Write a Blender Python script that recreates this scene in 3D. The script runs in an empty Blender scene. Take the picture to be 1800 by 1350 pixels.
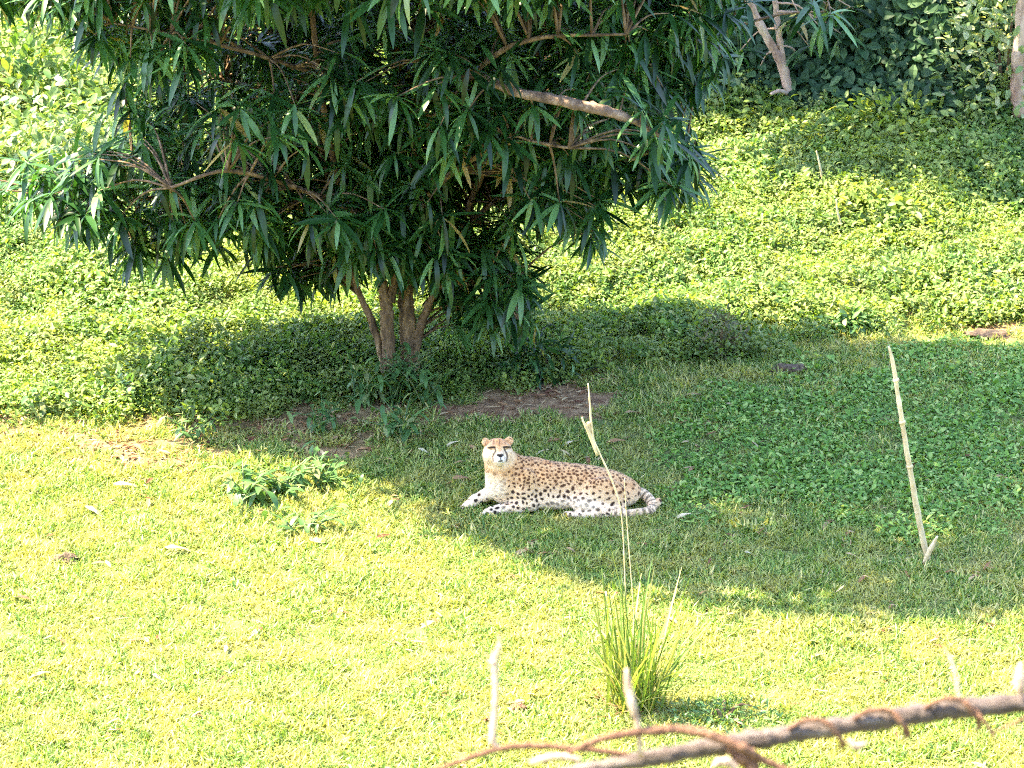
import bpy, math, random
import numpy as np
from mathutils import Vector, Matrix

rng = np.random.default_rng(7)
random.seed(7)
sc = bpy.context.scene
COL = sc.collection

# ------------------------------------------------------------------ camera
PITCH = math.radians(20.0)
CAM_D = 32.0
TGT = np.array([-0.35, 2.74, 0.0])
FPX = 7130.0                       # focal length in pixels of an 1800 px wide picture
CAM = TGT + np.array([0, -math.cos(PITCH) * CAM_D, math.sin(PITCH) * CAM_D])
cd = bpy.data.cameras.new('camera')
cam = bpy.data.objects.new('camera', cd)
COL.objects.link(cam)
cam.location = CAM
cam.rotation_euler = (math.pi / 2 - PITCH, 0, 0)
cd.sensor_width = 36.0
cd.lens = FPX / 1800 * 36.0
cd.clip_start, cd.clip_end = 0.5, 2000
cd.dof.use_dof = True
cd.dof.focus_distance = 29.3
cd.dof.aperture_fstop = 8
sc.camera = cam

# ------------------------------------------------------------------ sky, sun, exposure
SUN_EL, SUN_H = math.radians(55), np.array([-0.97, 0.21])
SUN_H = SUN_H / np.linalg.norm(SUN_H)
TO_SUN = np.array([SUN_H[0] * math.cos(SUN_EL), SUN_H[1] * math.cos(SUN_EL), math.sin(SUN_EL)])
w = bpy.data.worlds.new('World')
sc.world = w
w.use_nodes = True
nt = w.node_tree
sky = nt.nodes.new('ShaderNodeTexSky')
sky.sky_type = 'NISHITA'
sky.sun_disc = False
sky.sun_elevation = SUN_EL
sky.sun_rotation = math.atan2(SUN_H[0], SUN_H[1])
sky.air_density = 1.0
sky.dust_density = 1.2
nt.links.new(sky.outputs[0], nt.nodes['Background'].inputs[0])
nt.nodes['Background'].inputs[1].default_value = 0.15
sd = bpy.data.lights.new('sun', 'SUN')
sd.energy = 4.4
sd.angle = math.radians(0.6)
sd.color = (1.0, 0.85, 0.55)
so = bpy.data.objects.new('sun', sd)
COL.objects.link(so)
so.rotation_euler = Vector(TO_SUN).to_track_quat('Z', 'Y').to_euler()
so.location = (-20, 10, 25)
vs = sc.view_settings
vs.view_transform = 'Standard'
vs.look = 'None'
vs.exposure = 3.05
vs.gamma = 1.0
vs.use_curve_mapping = False
sc.cycles.use_denoising = False
sc.cycles.filter_width = 1.1
sc.cycles.max_bounces = 5
sc.cycles.diffuse_bounces = 2
sc.cycles.transmission_bounces = 3
sc.cycles.glossy_bounces = 2
sc.cycles.adaptive_threshold = 0.03
sc.cycles.transparent_max_bounces = 4

# ------------------------------------------------------------------ measuring helpers
CF = np.array([0, math.cos(PITCH), -math.sin(PITCH)])
CU = np.array([0, math.sin(PITCH), math.cos(PITCH)])


def ray(px, py):
    return CF + np.array([1, 0, 0]) * ((px - 900) / FPX) + CU * ((675 - py) / FPX)


def at_y(px, py, Y):                     # the point seen at a pixel on the vertical plane y = Y
    r = ray(px, py)
    return CAM + r * ((Y - CAM[1]) / r[1])


def at_d(px, py, d):
    return CAM + ray(px, py) * d


def proj(P):
    q = np.asarray(P, float) - CAM
    d = q @ CF
    return 900 + FPX * q[..., 0] / d, 675 - FPX * (q @ CU) / d, d


def sstep(a, b, x):
    t = np.clip((x - a) / (b - a), 0, 1)
    return t * t * (3 - 2 * t)


_hash_tab = np.random.default_rng(3).random((256, 256))


def vnoise(x, y):
    x, y = np.asarray(x, float), np.asarray(y, float)
    xi, yi = np.floor(x).astype(int), np.floor(y).astype(int)
    fx, fy = x - xi, y - yi
    fx, fy = fx * fx * (3 - 2 * fx), fy * fy * (3 - 2 * fy)
    h = lambda a, b: _hash_tab[a & 255, b & 255]
    return (h(xi, yi) * (1 - fx) + h(xi + 1, yi) * fx) * (1 - fy) + (h(xi, yi + 1) * (1 - fx) + h(xi + 1, yi + 1) * fx) * fy


def fbm(x, y, o=3):
    s, a, f = 0, 0.5, 1.0
    for i in range(o):
        s = s + a * (vnoise(x * f + 17 * i, y * f + 9 * i) - 0.5)
        a *= 0.5
        f *= 2.1
    return s


def bank_foot(x):
    return 9.0 + 0.25 * np.sin(x * 1.3) - 0.55 * sstep(2.2, 3.6, x) + 2.4 * sstep(0.6, -2.0, x)


def H(x, y):
    x, y = np.asarray(x, float), np.asarray(y, float)
    z = 0.05 * fbm(x * 0.5, y * 0.5)
    z = z + 0.075 * np.clip(y - 3.6, 0, 40) * sstep(3.6, 6, y)
    z = z + sstep(3.0, 5.5, y) * (0.55 * fbm(x * 0.55 + 4, y * 0.5) + 0.34 * fbm(x * 1.3 + 9, y * 1.5 + 3, 2))
    bf = bank_foot(x)
    z = z + sstep(-0.1, 2.2, y - bf) * 2.6 + 0.28 * np.clip(y - bf - 2, 0, 60)
    z = z + sstep(-8.5, -27, y) * 9.6
    return z


def ground(px, py):                      # the terrain point seen at a pixel
    r = ray(px, py)
    t = 14.0
    while t < 90:
        p = CAM + r * t
        if p[2] < H(p[0], p[1]):
            break
        t += 0.1
    for _ in range(12):
        p = CAM + r * t
        t -= (H(p[0], p[1]) - p[2]) * 0.9 / max(0.2, -r[2])
    p = CAM + r * t
    p[2] = H(p[0], p[1])
    return p


def inside(px, py, poly):
    px, py = np.asarray(px, float), np.asarray(py, float)
    c = np.zeros(px.shape, bool)
    n = len(poly)
    for i in range(n):
        x1, y1 = poly[i]
        x2, y2 = poly[(i + 1) % n]
        if y1 == y2:
            continue
        k = ((y1 > py) != (y2 > py)) & (px < (x2 - x1) * (py - y1) / (y2 - y1) + x1)
        c ^= k
    return c


# ------------------------------------------------------------------ mesh helpers
def mesh(name, V, F, mat=None, attrs=None, smooth=False):
    V = np.asarray(V, np.float32)
    F = np.asarray(F, np.int32)
    me = bpy.data.meshes.new(name)
    n, k = F.shape
    me.vertices.add(len(V))
    me.vertices.foreach_set('co', V.ravel())
    me.loops.add(n * k)
    me.loops.foreach_set('vertex_index', F.ravel())
    me.polygons.add(n)
    me.polygons.foreach_set('loop_start', np.arange(0, n * k, k, dtype=np.int32))
    me.polygons.foreach_set('use_smooth', np.full(n, smooth))
    for an, av in (attrs or {}).items():
        av = np.asarray(av, np.float32)
        if av.ndim == 1:
            me.attributes.new(an, 'FLOAT', 'POINT').data.foreach_set('value', av)
        else:
            me.attributes.new(an, 'FLOAT_COLOR', 'POINT').data.foreach_set('color', av.ravel())
    me.update(calc_edges=True)
    me.validate()
    if mat:
        me.materials.append(mat)
    return me


def obj(name, me, parent=None, label=None, cat=None, group=None, kind=None, loc=None):
    o = bpy.data.objects.new(name, me)
    COL.objects.link(o)
    if parent is not None:
        o.parent = parent
        if parent.location.length > 0:
            o.matrix_parent_inverse = Matrix.Translation(-parent.location)
    if loc is not None:
        o.location = loc
    for k, v in (('label', label), ('category', cat), ('group', group), ('kind', kind)):
        if v:
            o[k] = v
    return o


def empty(name, loc, label, cat, group=None):
    o = obj(name, None, None, label, cat, group, None, Vector(loc))
    o.empty_display_size = 0.1
    return o


def tube(paths, sides=8):
    """paths: list of (points Nx3, radii N) -> one V, F (quads) set, ends closed"""
    Vs, Fs, off = [], [], 0
    ang = np.linspace(0, 2 * math.pi, sides, endpoint=False)
    for P, R in paths:
        P = np.asarray(P, float)
        R = np.asarray(R, float)
        T = np.gradient(P, axis=0)
        T /= np.linalg.norm(T, axis=1)[:, None] + 1e-9
        ref = np.array([0, 1.0, 0]) if abs(T[0][1]) < 0.8 else np.array([1.0, 0, 0])
        ring = []
        for i in range(len(P)):
            s_ = np.cross(T[i], ref)
            s_ /= np.linalg.norm(s_) + 1e-9
            b_ = np.cross(s_, T[i])
            ref = -b_ if np.dot(-b_, ref) > 0 else b_
            ring.append(P[i] + R[i] * (np.cos(ang)[:, None] * s_ + np.sin(ang)[:, None] * b_))
        n = len(P)
        Vs.append(np.concatenate(ring + [P[:1], P[-1:]]))
        i, j = np.meshgrid(np.arange(n - 1), np.arange(sides), indexing='ij')
        j2 = (j + 1) % sides
        Fs.append(np.stack([off + i * sides + j, off + i * sides + j2, off + (i + 1) * sides + j2, off + (i + 1) * sides + j], -1).reshape(-1, 4))
        c0, c1, e0 = off + n * sides, off + n * sides + 1, off + (n - 1) * sides
        cap = []
        for q in range(0, sides - 1, 2):
            cap.append([off + (q + 2) % sides, off + q + 1, off + q, c0])
            cap.append([e0 + q, e0 + q + 1, e0 + (q + 2) % sides, c1])
        Fs.append(np.array(cap))
        off += n * sides + 2
    return np.concatenate(Vs), np.concatenate(Fs)


def spline(pts, n=12):
    """Catmull-Rom through the points; columns beyond xyz (radius) ride along"""
    P = np.asarray(pts, float)
    P = np.vstack([2 * P[0] - P[1], P, 2 * P[-1] - P[-2]])
    out = []
    for i in range(1, len(P) - 2):
        t = np.linspace(0, 1, n, endpoint=False)[:, None]
        p0, p1, p2, p3 = P[i - 1], P[i], P[i + 1], P[i + 2]
        out.append(0.5 * (2 * p1 + (p2 - p0) * t + (2 * p0 - 5 * p1 + 4 * p2 - p3) * t ** 2 + (3 * p1 - p0 - 3 * p2 + p3) * t ** 3))
    out.append(P[-2][None])
    return np.concatenate(out)


def knobby(S, amp=0.12, seed=0):
    r = np.random.default_rng(seed)
    S = S.copy()
    S[:, 3] *= 1 + amp * r.standard_normal(len(S))
    S[1:-1, :3] += r.standard_normal((len(S) - 2, 3)) * S[1:-1, 3:4] * amp * 0.8
    return S


def norm(v):
    return v / (np.linalg.norm(v, axis=-1, keepdims=True) + 1e-9)


def frames(d, up):
    """rotation matrices whose y axis is d and z axis leans to up"""
    d = norm(d)
    x = norm(np.cross(d, up))
    z = np.cross(x, d)
    return np.stack([x, d, z], -1)


def leaf_template(width, droop, segs=5, fold=0.25, a=0.7, b=0.9, wave=0.0):
    """a unit-length leaf along +y with its face to +z: pointed, folded at the midrib, drooping"""
    t = np.linspace(0, 1, segs + 1)
    prof = (t + 0.02) ** a * (1.02 - t) ** b
    prof = prof / prof.max() * width / 2
    ang = droop * t
    cy = np.concatenate([[0], np.cumsum(np.cos(ang[1:]) / segs)])
    cz = -np.concatenate([[0], np.cumsum(np.sin(ang[1:]) / segs)])
    V = []
    for i in range(segs + 1):
        wz = wave * math.sin(i * 1.9)
        V += [(-prof[i], cy[i], cz[i] + fold * prof[i] + wz * prof[i]), (0, cy[i], cz[i]), (prof[i], cy[i], cz[i] + fold * prof[i] - wz * prof[i])]
    F = []
    for i in range(segs):
        for s in (0, 1):
            F.append((i * 3 + s, i * 3 + s + 1, i * 3 + s + 4, i * 3 + s + 3))
    return np.array(V), np.array(F)


def leaf_batch(base, R, L, var, temps, rnd=None):
    Vs, Fs, As, off = [], [], [], 0
    if rnd is None:
        rnd = rng.random(len(base))
    for k, (TV, TF) in enumerate(temps):
        s = np.where(var == k)[0]
        if not len(s):
            continue
        V = np.einsum('nij,vj->nvi', R[s], TV) * L[s][:, None, None] + base[s][:, None, :]
        Vs.append(V.reshape(-1, 3))
        Fs.append((TF[None] + (np.arange(len(s)) * len(TV))[:, None, None] + off).reshape(-1, 4))
        As.append(np.repeat(rnd[s], len(TV)))
        off += len(s) * len(TV)
    return np.concatenate(Vs), np.concatenate(Fs), np.concatenate(As)


# ------------------------------------------------------------------ materials
def new_mat(name):
    m = bpy.data.materials.new(name)
    m.use_nodes = True
    n = m.node_tree.nodes
    n.clear()
    out = n.new('ShaderNodeOutputMaterial')
    return m, n, m.node_tree.links, out


def ramp(n, stops):
    r = n.new('ShaderNodeValToRGB')
    e = r.color_ramp.elements
    while len(e) < len(stops):
        e.new(0.5)
    for el, (p, c) in zip(e, stops):
        el.position = p
        el.color = (*c, 1)
    return r


def leaf_mat(name, stops, rough=0.45, trans=0.4, tcol=(1.3, 1.25, 0.5), scale=0.0, spec=0.5, patch=None):
    """leaf or blade: random colour per leaf or per instance, glossy face, light coming through"""
    m, n, l, out = new_mat(name)
    oi = n.new('ShaderNodeObjectInfo')
    at = n.new('ShaderNodeAttribute')
    at.attribute_name = 'rnd'
    ad = n.new('ShaderNodeMath')
    ad.operation = 'ADD'
    l.new(oi.outputs['Random'], ad.inputs[0])
    l.new(at.outputs['Fac'], ad.inputs[1])
    fr = n.new('ShaderNodeMath')
    fr.operation = 'FRACT'
    l.new(ad.outputs[0], fr.inputs[0])
    rp = ramp(n, stops)
    l.new(fr.outputs[0], rp.inputs[0])
    col = rp.outputs[0]
    for pk in (patch or []):                    # broad patches of another shade over the ground
        geo = n.new('ShaderNodeNewGeometry')
        nz = n.new('ShaderNodeTexNoise')
        nz.inputs['Scale'].default_value = pk[0]
        nz.inputs['Detail'].default_value = 3
        l.new(geo.outputs['Position'], nz.inputs['Vector'])
        mr = n.new('ShaderNodeMapRange')
        mr.inputs['From Min'].default_value = 0.46
        mr.inputs['From Max'].default_value = 0.62
        mr.inputs['To Max'].default_value = pk[2]
        l.new(nz.outputs['Fac'], mr.inputs['Value'])
        mx = n.new('ShaderNodeMixRGB')
        mx.inputs[2].default_value = (*pk[1], 1)
        l.new(mr.outputs[0], mx.inputs[0])
        l.new(col, mx.inputs[1])
        col = mx.outputs[0]
    p = n.new('ShaderNodeBsdfPrincipled')
    p.inputs['Roughness'].default_value = rough
    p.inputs['Specular IOR Level'].default_value = spec
    l.new(col, p.inputs['Base Color'])
    t = n.new('ShaderNodeBsdfTranslucent')
    mc = n.new('ShaderNodeMixRGB')
    mc.blend_type = 'MULTIPLY'
    mc.inputs[0].default_value = 1
    mc.inputs[2].default_value = (*tcol, 1)
    l.new(col, mc.inputs[1])
    l.new(mc.outputs[0], t.inputs['Color'])
    mix = n.new('ShaderNodeMixShader')
    mix.inputs[0].default_value = trans
    l.new(p.outputs[0], mix.inputs[1])
    l.new(t.outputs[0], mix.inputs[2])
    l.new(mix.outputs[0], out.inputs[0])
    return m


def bark_mat(name, stops, scale=6.0, stretch=(1, 1, 0.25), rough=0.85, bump=0.5):
    m, n, l, out = new_mat(name)
    tc = n.new('ShaderNodeNewGeometry')
    mp = n.new('ShaderNodeMapping')
    mp.inputs['Scale'].default_value = stretch
    l.new(tc.outputs['Position'], mp.inputs[0])
    nz = n.new('ShaderNodeTexNoise')
    nz.inputs['Scale'].default_value = scale
    nz.inputs['Detail'].default_value = 6
    nz.inputs['Roughness'].default_value = 0.65
    l.new(mp.outputs[0], nz.inputs['Vector'])
    rp = ramp(n, stops)
    l.new(nz.outputs['Fac'], rp.inputs[0])
    p = n.new('ShaderNodeBsdfPrincipled')
    p.inputs['Roughness'].default_value = rough
    l.new(rp.outputs[0], p.inputs['Base Color'])
    bp = n.new('ShaderNodeBump')
    bp.inputs['Strength'].default_value = bump
    bp.inputs['Distance'].default_value = 0.02
    l.new(nz.outputs['Fac'], bp.inputs['Height'])
    l.new(bp.outputs[0], p.inputs['Normal'])
    l.new(p.outputs[0], out.inputs[0])
    return m


M_tree_leaf = leaf_mat('tree_leaf', [(0, (0.005, 0.022, 0.005)), (0.5, (0.021, 0.072, 0.018)), (0.8, (0.06, 0.15, 0.045)), (0.975, (0.16, 0.30, 0.11)), (1, (0.34, 0.22, 0.08))],  # wide dark-to-pale range imitates lit whorls and a dim interior
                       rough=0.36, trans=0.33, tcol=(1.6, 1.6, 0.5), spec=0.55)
M_tree_leaf_far = leaf_mat('slender_tree_leaf', [(0, (0.035, 0.075, 0.025)), (1, (0.07, 0.13, 0.04))], rough=0.45, trans=0.3)
M_grass = leaf_mat('lawn_grass', [(0, (0.055, 0.145, 0.025)), (0.4, (0.19, 0.31, 0.06)), (0.75, (0.42, 0.45, 0.13)), (1, (0.70, 0.60, 0.30))],
                   rough=0.5, trans=0.4, tcol=(1.25, 1.15, 0.5), patch=[(0.7, (0.17, 0.28, 0.045), 0.4), (2.6, (0.52, 0.45, 0.16), 0.5), (5.0, (0.09, 0.16, 0.03), 0.3)])
M_cover = leaf_mat('creeper_leaf', [(0, (0.06, 0.14, 0.03)), (0.55, (0.14, 0.25, 0.05)), (0.9, (0.25, 0.36, 0.09)), (1, (0.48, 0.48, 0.25))],
                   rough=0.48, trans=0.4, spec=0.4, tcol=(1.4, 1.3, 0.4), patch=[(0.5, (0.24, 0.32, 0.06), 0.6), (2.2, (0.05, 0.12, 0.03), 0.55), (4.0, (0.34, 0.36, 0.13), 0.4)])
M_shade_cover = leaf_mat('broad_leaf', [(0, (0.08, 0.18, 0.03)), (0.6, (0.18, 0.33, 0.06)), (1, (0.40, 0.48, 0.16))], rough=0.55, trans=0.3, spec=0.35)
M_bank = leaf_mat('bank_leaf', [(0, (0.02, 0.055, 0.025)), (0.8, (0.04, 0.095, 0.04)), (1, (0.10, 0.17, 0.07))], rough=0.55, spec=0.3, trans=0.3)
M_shrub = leaf_mat('shrub_leaf', [(0, (0.10, 0.18, 0.06)), (0.6, (0.18, 0.27, 0.10)), (1, (0.34, 0.38, 0.20))], rough=0.45, trans=0.35)
M_brown_weed = leaf_mat('brown_weed_leaf', [(0, (0.05, 0.05, 0.02)), (0.6, (0.11, 0.11, 0.05)), (1, (0.22, 0.18, 0.09))], rough=0.7, trans=0.25)
M_vine_leaf = leaf_mat('vine_leaf', [(0, (0.16, 0.24, 0.08)), (0.6, (0.30, 0.38, 0.16)), (1, (0.52, 0.52, 0.32))], rough=0.5, trans=0.35)  # leaf colour kept pale to stand in for sunlight on the bush
M_weed = leaf_mat('weed_leaf', [(0, (0.06, 0.14, 0.045)), (0.7, (0.11, 0.22, 0.07)), (1, (0.24, 0.27, 0.12))], rough=0.45, trans=0.35)
M_reed = leaf_mat('reed_blade', [(0, (0.06, 0.14, 0.02)), (0.5, (0.16, 0.24, 0.045)), (0.8, (0.36, 0.36, 0.12)), (1, (0.5, 0.42, 0.2))], rough=0.5, trans=0.35)
M_dry = leaf_mat('dry_leaf', [(0, (0.30, 0.17, 0.08)), (0.5, (0.50, 0.36, 0.20)), (1, (0.68, 0.58, 0.42))], rough=0.7, trans=0.2, tcol=(1, 0.9, 0.7))
M_litter = leaf_mat('litter', [(0, (0.12, 0.04, 0.02)), (0.5, (0.28, 0.14, 0.06)), (1, (0.50, 0.38, 0.22))], rough=0.8, trans=0.15, tcol=(1, 0.9, 0.7))
M_bark = bark_mat('tree_bark', [(0.32, (0.035, 0.02, 0.012)), (0.5, (0.13, 0.08, 0.045)), (0.68, (0.30, 0.20, 0.12))], 16, (1, 1, 0.3), 0.9, 1.0)
M_pale_bark = bark_mat('pale_bark', [(0.3, (0.22, 0.12, 0.09)), (0.5, (0.45, 0.30, 0.23)), (0.7, (0.62, 0.48, 0.38))], 9)
M_bough = bark_mat('bare_bough_bark', [(0.3, (0.06, 0.035, 0.025)), (0.5, (0.17, 0.105, 0.075)), (0.7, (0.34, 0.24, 0.18))], 14, (1, 1, 1), 0.85, 1.0)
M_cane = bark_mat('dry_cane', [(0.3, (0.40, 0.28, 0.15)), (0.55, (0.62, 0.50, 0.32)), (0.75, (0.74, 0.64, 0.46))], 14, (1, 1, 0.5), 0.6, 0.2)
M_rail = bark_mat('dead_branch_bark', [(0.3, (0.028, 0.016, 0.013)), (0.5, (0.085, 0.058, 0.05)), (0.72, (0.22, 0.18, 0.165))], 45, (0.25, 1, 1), 0.65, 1.0)
M_vine = bark_mat('vine_bark', [(0.3, (0.06, 0.022, 0.012)), (0.55, (0.19, 0.085, 0.045)), (0.8, (0.40, 0.24, 0.14))], 50, (1, 1, 1), 0.75, 1.0)
M_bleached = bark_mat('bleached_twig', [(0.3, (0.20, 0.11, 0.07)), (0.55, (0.46, 0.33, 0.24))], 60, (1, 1, 0.4), 0.8, 0.5)
M_clod = bark_mat('earth_clod', [(0.3, (0.035, 0.022, 0.014)), (0.5, (0.10, 0.065, 0.042)), (0.75, (0.22, 0.15, 0.10))], 35, (1, 1, 1), 0.95, 1.0)


def ground_material():
    m, n, l, out = new_mat('ground')
    geo = n.new('ShaderNodeNewGeometry')
    n1 = n.new('ShaderNodeTexNoise')
    n1.inputs['Scale'].default_value = 9
    n1.inputs['Detail'].default_value = 8
    n1.inputs['Roughness'].default_value = 0.7
    l.new(geo.outputs['Position'], n1.inputs['Vector'])
    soil = ramp(n, [(0.3, (0.09, 0.042, 0.02)), (0.5, (0.25, 0.135, 0.065)), (0.7, (0.42, 0.27, 0.15))])
    l.new(n1.outputs['Fac'], soil.inputs[0])
    turf = ramp(n, [(0.3, (0.06, 0.08, 0.02)), (0.5, (0.13, 0.15, 0.04)), (0.72, (0.20, 0.17, 0.07))])
    l.new(n1.outputs['Fac'], turf.inputs[0])
    at = n.new('ShaderNodeAttribute')
    at.attribute_name = 'soil'
    mx = n.new('ShaderNodeMixRGB')
    l.new(at.outputs['Fac'], mx.inputs[0])
    l.new(turf.outputs[0], mx.inputs[1])
    l.new(soil.outputs[0], mx.inputs[2])
    p = n.new('ShaderNodeBsdfPrincipled')
    p.inputs['Roughness'].default_value = 0.95
    l.new(mx.outputs[0], p.inputs['Base Color'])
    bp = n.new('ShaderNodeBump')
    bp.inputs['Distance'].default_value = 0.03
    bp.inputs['Strength'].default_value = 0.8
    l.new(n1.outputs['Fac'], bp.inputs['Height'])
    l.new(bp.outputs[0], p.inputs['Normal'])
    l.new(p.outputs[0], out.inputs[0])
    return m


# ------------------------------------------------------------------ zones of the ground (outlines noted on the picture)
COVER = [(-900, 715), (-100, 722), (150, 735), (300, 715), (450, 722), (560, 695), (640, 690), (700, 700), (790, 690), (870, 680), (950, 660),
         (1000, 650), (1080, 632), (1150, 640), (1250, 620), (1330, 600), (1420, 585), (1500, 575), (1560, 585), (1650, 562), (2700, 540), (2700, -900), (-900, -900)]
SHADE_COVER = [(1180, 800), (1230, 730), (1330, 690), (1500, 650), (1600, 628), (2700, 600), (2700, 930), (1700, 925), (1400, 915), (1230, 900), (1185, 860)]
SOIL_A = [(790, 690), (900, 680), (1060, 660), (1090, 690), (1040, 730), (930, 745), (860, 757), (790, 757), (740, 730)]
SOIL_B = [(-200, 735), (200, 740), (560, 705), (700, 700), (790, 735), (760, 775), (690, 800), (600, 815), (440, 792), (340, 825), (220, 822), (130, 800), (0, 770), (-200, 770)]
SOIL_C = [(1700, 565), (1790, 560), (1800, 590), (1720, 600)]


def soil_at(x, y):
    z = H(x, y)
    px, py, _ = proj(np.stack([x, y, z], -1))
    jx, jy = 130 * fbm(x * 3, y * 3), 75 * fbm(x * 3 + 50, y * 3)
    a = inside(px + jx, py + jy, SOIL_A) * 0.97
    b = inside(px + jx, py + jy, SOIL_B) * 0.66
    c = inside(px + jx, py + jy, SOIL_C) * 0.9
    return np.maximum(np.maximum(a, b), c)


def cover_at(x, y, poly):
    px, py, _ = proj(np.stack([x, y, H(x, y)], -1))
    return inside(px + 110 * fbm(x * 2, y * 2) + 40 * rng.standard_normal(x.shape), py + 90 * fbm(x * 2 + 30, y * 2) + 16 * rng.standard_normal(x.shape), poly)


# ------------------------------------------------------------------ the ground sheet
def axis(lo, hi, step, far):
    a = [lo]
    s = step
    while a[-1] > -far:
        s *= 1.35
        a.append(a[-1] - s)
    b = [hi]
    s = step
    while b[-1] < far:
        s *= 1.35
        b.append(b[-1] + s)
    return np.array(a[::-1] + list(np.arange(lo + step, hi - 1e-6, step)) + b)


gx, gy = axis(-6.5, 6.5, 0.06, 400), axis(-8, 16, 0.08, 400)
X, Y = np.meshgrid(gx, gy, indexing='ij')
Z = H(np.clip(X, -60, 60), np.clip(Y, -60, 60))
soil = soil_at(X.ravel(), Y.ravel())
nI, nJ = X.shape
ii, jj = np.meshgrid(np.arange(nI - 1), np.arange(nJ - 1), indexing='ij')
GF = np.stack([ii * nJ + jj, (ii + 1) * nJ + jj, (ii + 1) * nJ + jj + 1, ii * nJ + jj + 1], -1).reshape(-1, 4)
obj('ground', mesh('ground', np.stack([X, Y, Z], -1).reshape(-1, 3), GF, ground_material(), {'soil': soil}, True), kind='structure')


# ------------------------------------------------------------------ scattering of uncountable growth
def scatter(name, P, scl, rot, protos, label, cat):
    pc = bpy.data.collections.new(name + '_kinds')
    for i, me in enumerate(protos):
        pc.objects.link(bpy.data.objects.new(name + '_kind', me))
    me = bpy.data.meshes.new(name)
    me.vertices.add(len(P))
    me.vertices.foreach_set('co', np.asarray(P, np.float32).ravel())
    me.attributes.new('scl', 'FLOAT', 'POINT').data.foreach_set('value', np.asarray(scl, np.float32))
    me.attributes.new('rot', 'FLOAT_VECTOR', 'POINT').data.foreach_set('vector', np.asarray(rot, np.float32).ravel())
    o = obj(name, me, None, label, cat, None, 'stuff')
    g = bpy.data.node_groups.new(name + '_scatter', 'GeometryNodeTree')
    g.interface.new_socket('Geometry', in_out='INPUT', socket_type='NodeSocketGeometry')
    g.interface.new_socket('Geometry', in_out='OUTPUT', socket_type='NodeSocketGeometry')
    n, l = g.nodes, g.links
    gi, go = n.new('NodeGroupInput'), n.new('NodeGroupOutput')
    ci = n.new('GeometryNodeCollectionInfo')
    ci.inputs['Collection'].default_value = pc
    ci.inputs['Separate Children'].default_value = True
    ci.inputs['Reset Children'].default_value = True
    ip = n.new('GeometryNodeInstanceOnPoints')
    ip.inputs['Pick Instance'].default_value = True
    a1 = n.new('GeometryNodeInputNamedAttribute')
    a1.data_type = 'FLOAT'
    a1.inputs['Name'].default_value = 'scl'
    a2 = n.new('GeometryNodeInputNamedAttribute')
    a2.data_type = 'FLOAT_VECTOR'
    a2.inputs['Name'].default_value = 'rot'
    l.new(gi.outputs[0], ip.inputs['Points'])
    l.new(ci.outputs[0], ip.inputs['Instance'])
    l.new(a2.outputs[0], ip.inputs['Rotation'])
    l.new(a1.outputs[0], ip.inputs['Scale'])
    l.new(ip.outputs[0], go.inputs[0])
    o.modifiers.new('scatter', 'NODES').node_group = g
    return o


def clump(name, n, spread, L, W, el, mat, droop=(0.4, 1.2), height=0.0, segs=3, a=0.7, b=0.9, fold=0.3, seed=0):
    r = np.random.default_rng(seed)
    base = np.zeros((n, 3))
    rad_, th_ = np.sqrt(r.random(n)) * spread, r.random(n) * 2 * math.pi
    base[:, 0], base[:, 1] = rad_ * np.cos(th_), rad_ * np.sin(th_)
    base[:, 2] = r.random(n) * height
    az = r.random(n) * 2 * math.pi
    e = np.radians(r.uniform(*el, n))
    d = np.stack([np.cos(az) * np.cos(e), np.sin(az) * np.cos(e), np.sin(e)], -1)
    up = np.tile([0, 0, 1.0], (n, 1)) + r.standard_normal((n, 3)) * 0.35
    temps = [leaf_template(W, dr, segs, fold, a, b) for dr in np.linspace(*droop, 3)]
    V, F, A = leaf_batch(base, frames(d, up), r.uniform(*L, n), r.integers(0, 3, n), temps, r.random(n))
    return mesh(name, V, F, mat, {'rnd': A})


def lie(x, y, e=0.12):
    """rotations that lay a patch on the slope of the ground, turned at random"""
    dx = (H(x + e, y) - H(x - e, y)) / (2 * e)
    dy = (H(x, y + e) - H(x, y - e)) / (2 * e)
    out = []
    for a, b in zip(dx, dy):
        nrm = Vector((-a, -b, 1)).normalized()
        q = Vector((0, 0, 1)).rotation_difference(nrm).to_matrix() @ Matrix.Rotation(random.random() * 2 * math.pi, 3, 'Z')
        out.append(q.to_euler()[:])
    return np.array(out)


def spread(x0, x1, y0, y1, step):
    gx_, gy_ = np.meshgrid(np.arange(x0, x1, step), np.arange(y0, y1, step))
    k = gx_.size
    o = rng.permutation(k)
    return (gx_.ravel() + rng.uniform(-0.45, 0.45, k) * step)[o], (gy_.ravel() + rng.uniform(-0.45, 0.45, k) * step)[o]


def rots(n, tilt=0.2):
    return np.stack([rng.standard_normal(n) * tilt, rng.standard_normal(n) * tilt, rng.random(n) * 2 * math.pi], -1)


# the lawn
x, y = spread(-6.0, 5.6, -7.2, 7.2, 0.155)
n = len(x)
s = soil_at(x, y)
keep = (rng.random(n) > s * 1.05) & (~cover_at(x, y, COVER) | (rng.random(n) < 0.25)) & (~cover_at(x, y, SHADE_COVER) | (rng.random(n) < 0.6))
x, y = x[keep], y[keep]
P = np.stack([x, y, H(x, y) - 0.004], -1)
g_protos = [clump('lawn_patch', 290, 0.15, (0.03, 0.085), 0.14, (25, 82), M_grass, (0.3, 1.3), 0.0, 2, 0.5, 0.7, seed=10 + i) for i in range(7)]
scatter('lawn_grass', P, rng.uniform(0.7, 1.2, len(P)) * (1 + 0.7 * fbm(x * 1.3, y * 1.3)), lie(x, y), g_protos, 'short yellow-green lawn grass around the cheetah', 'grass')

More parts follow.
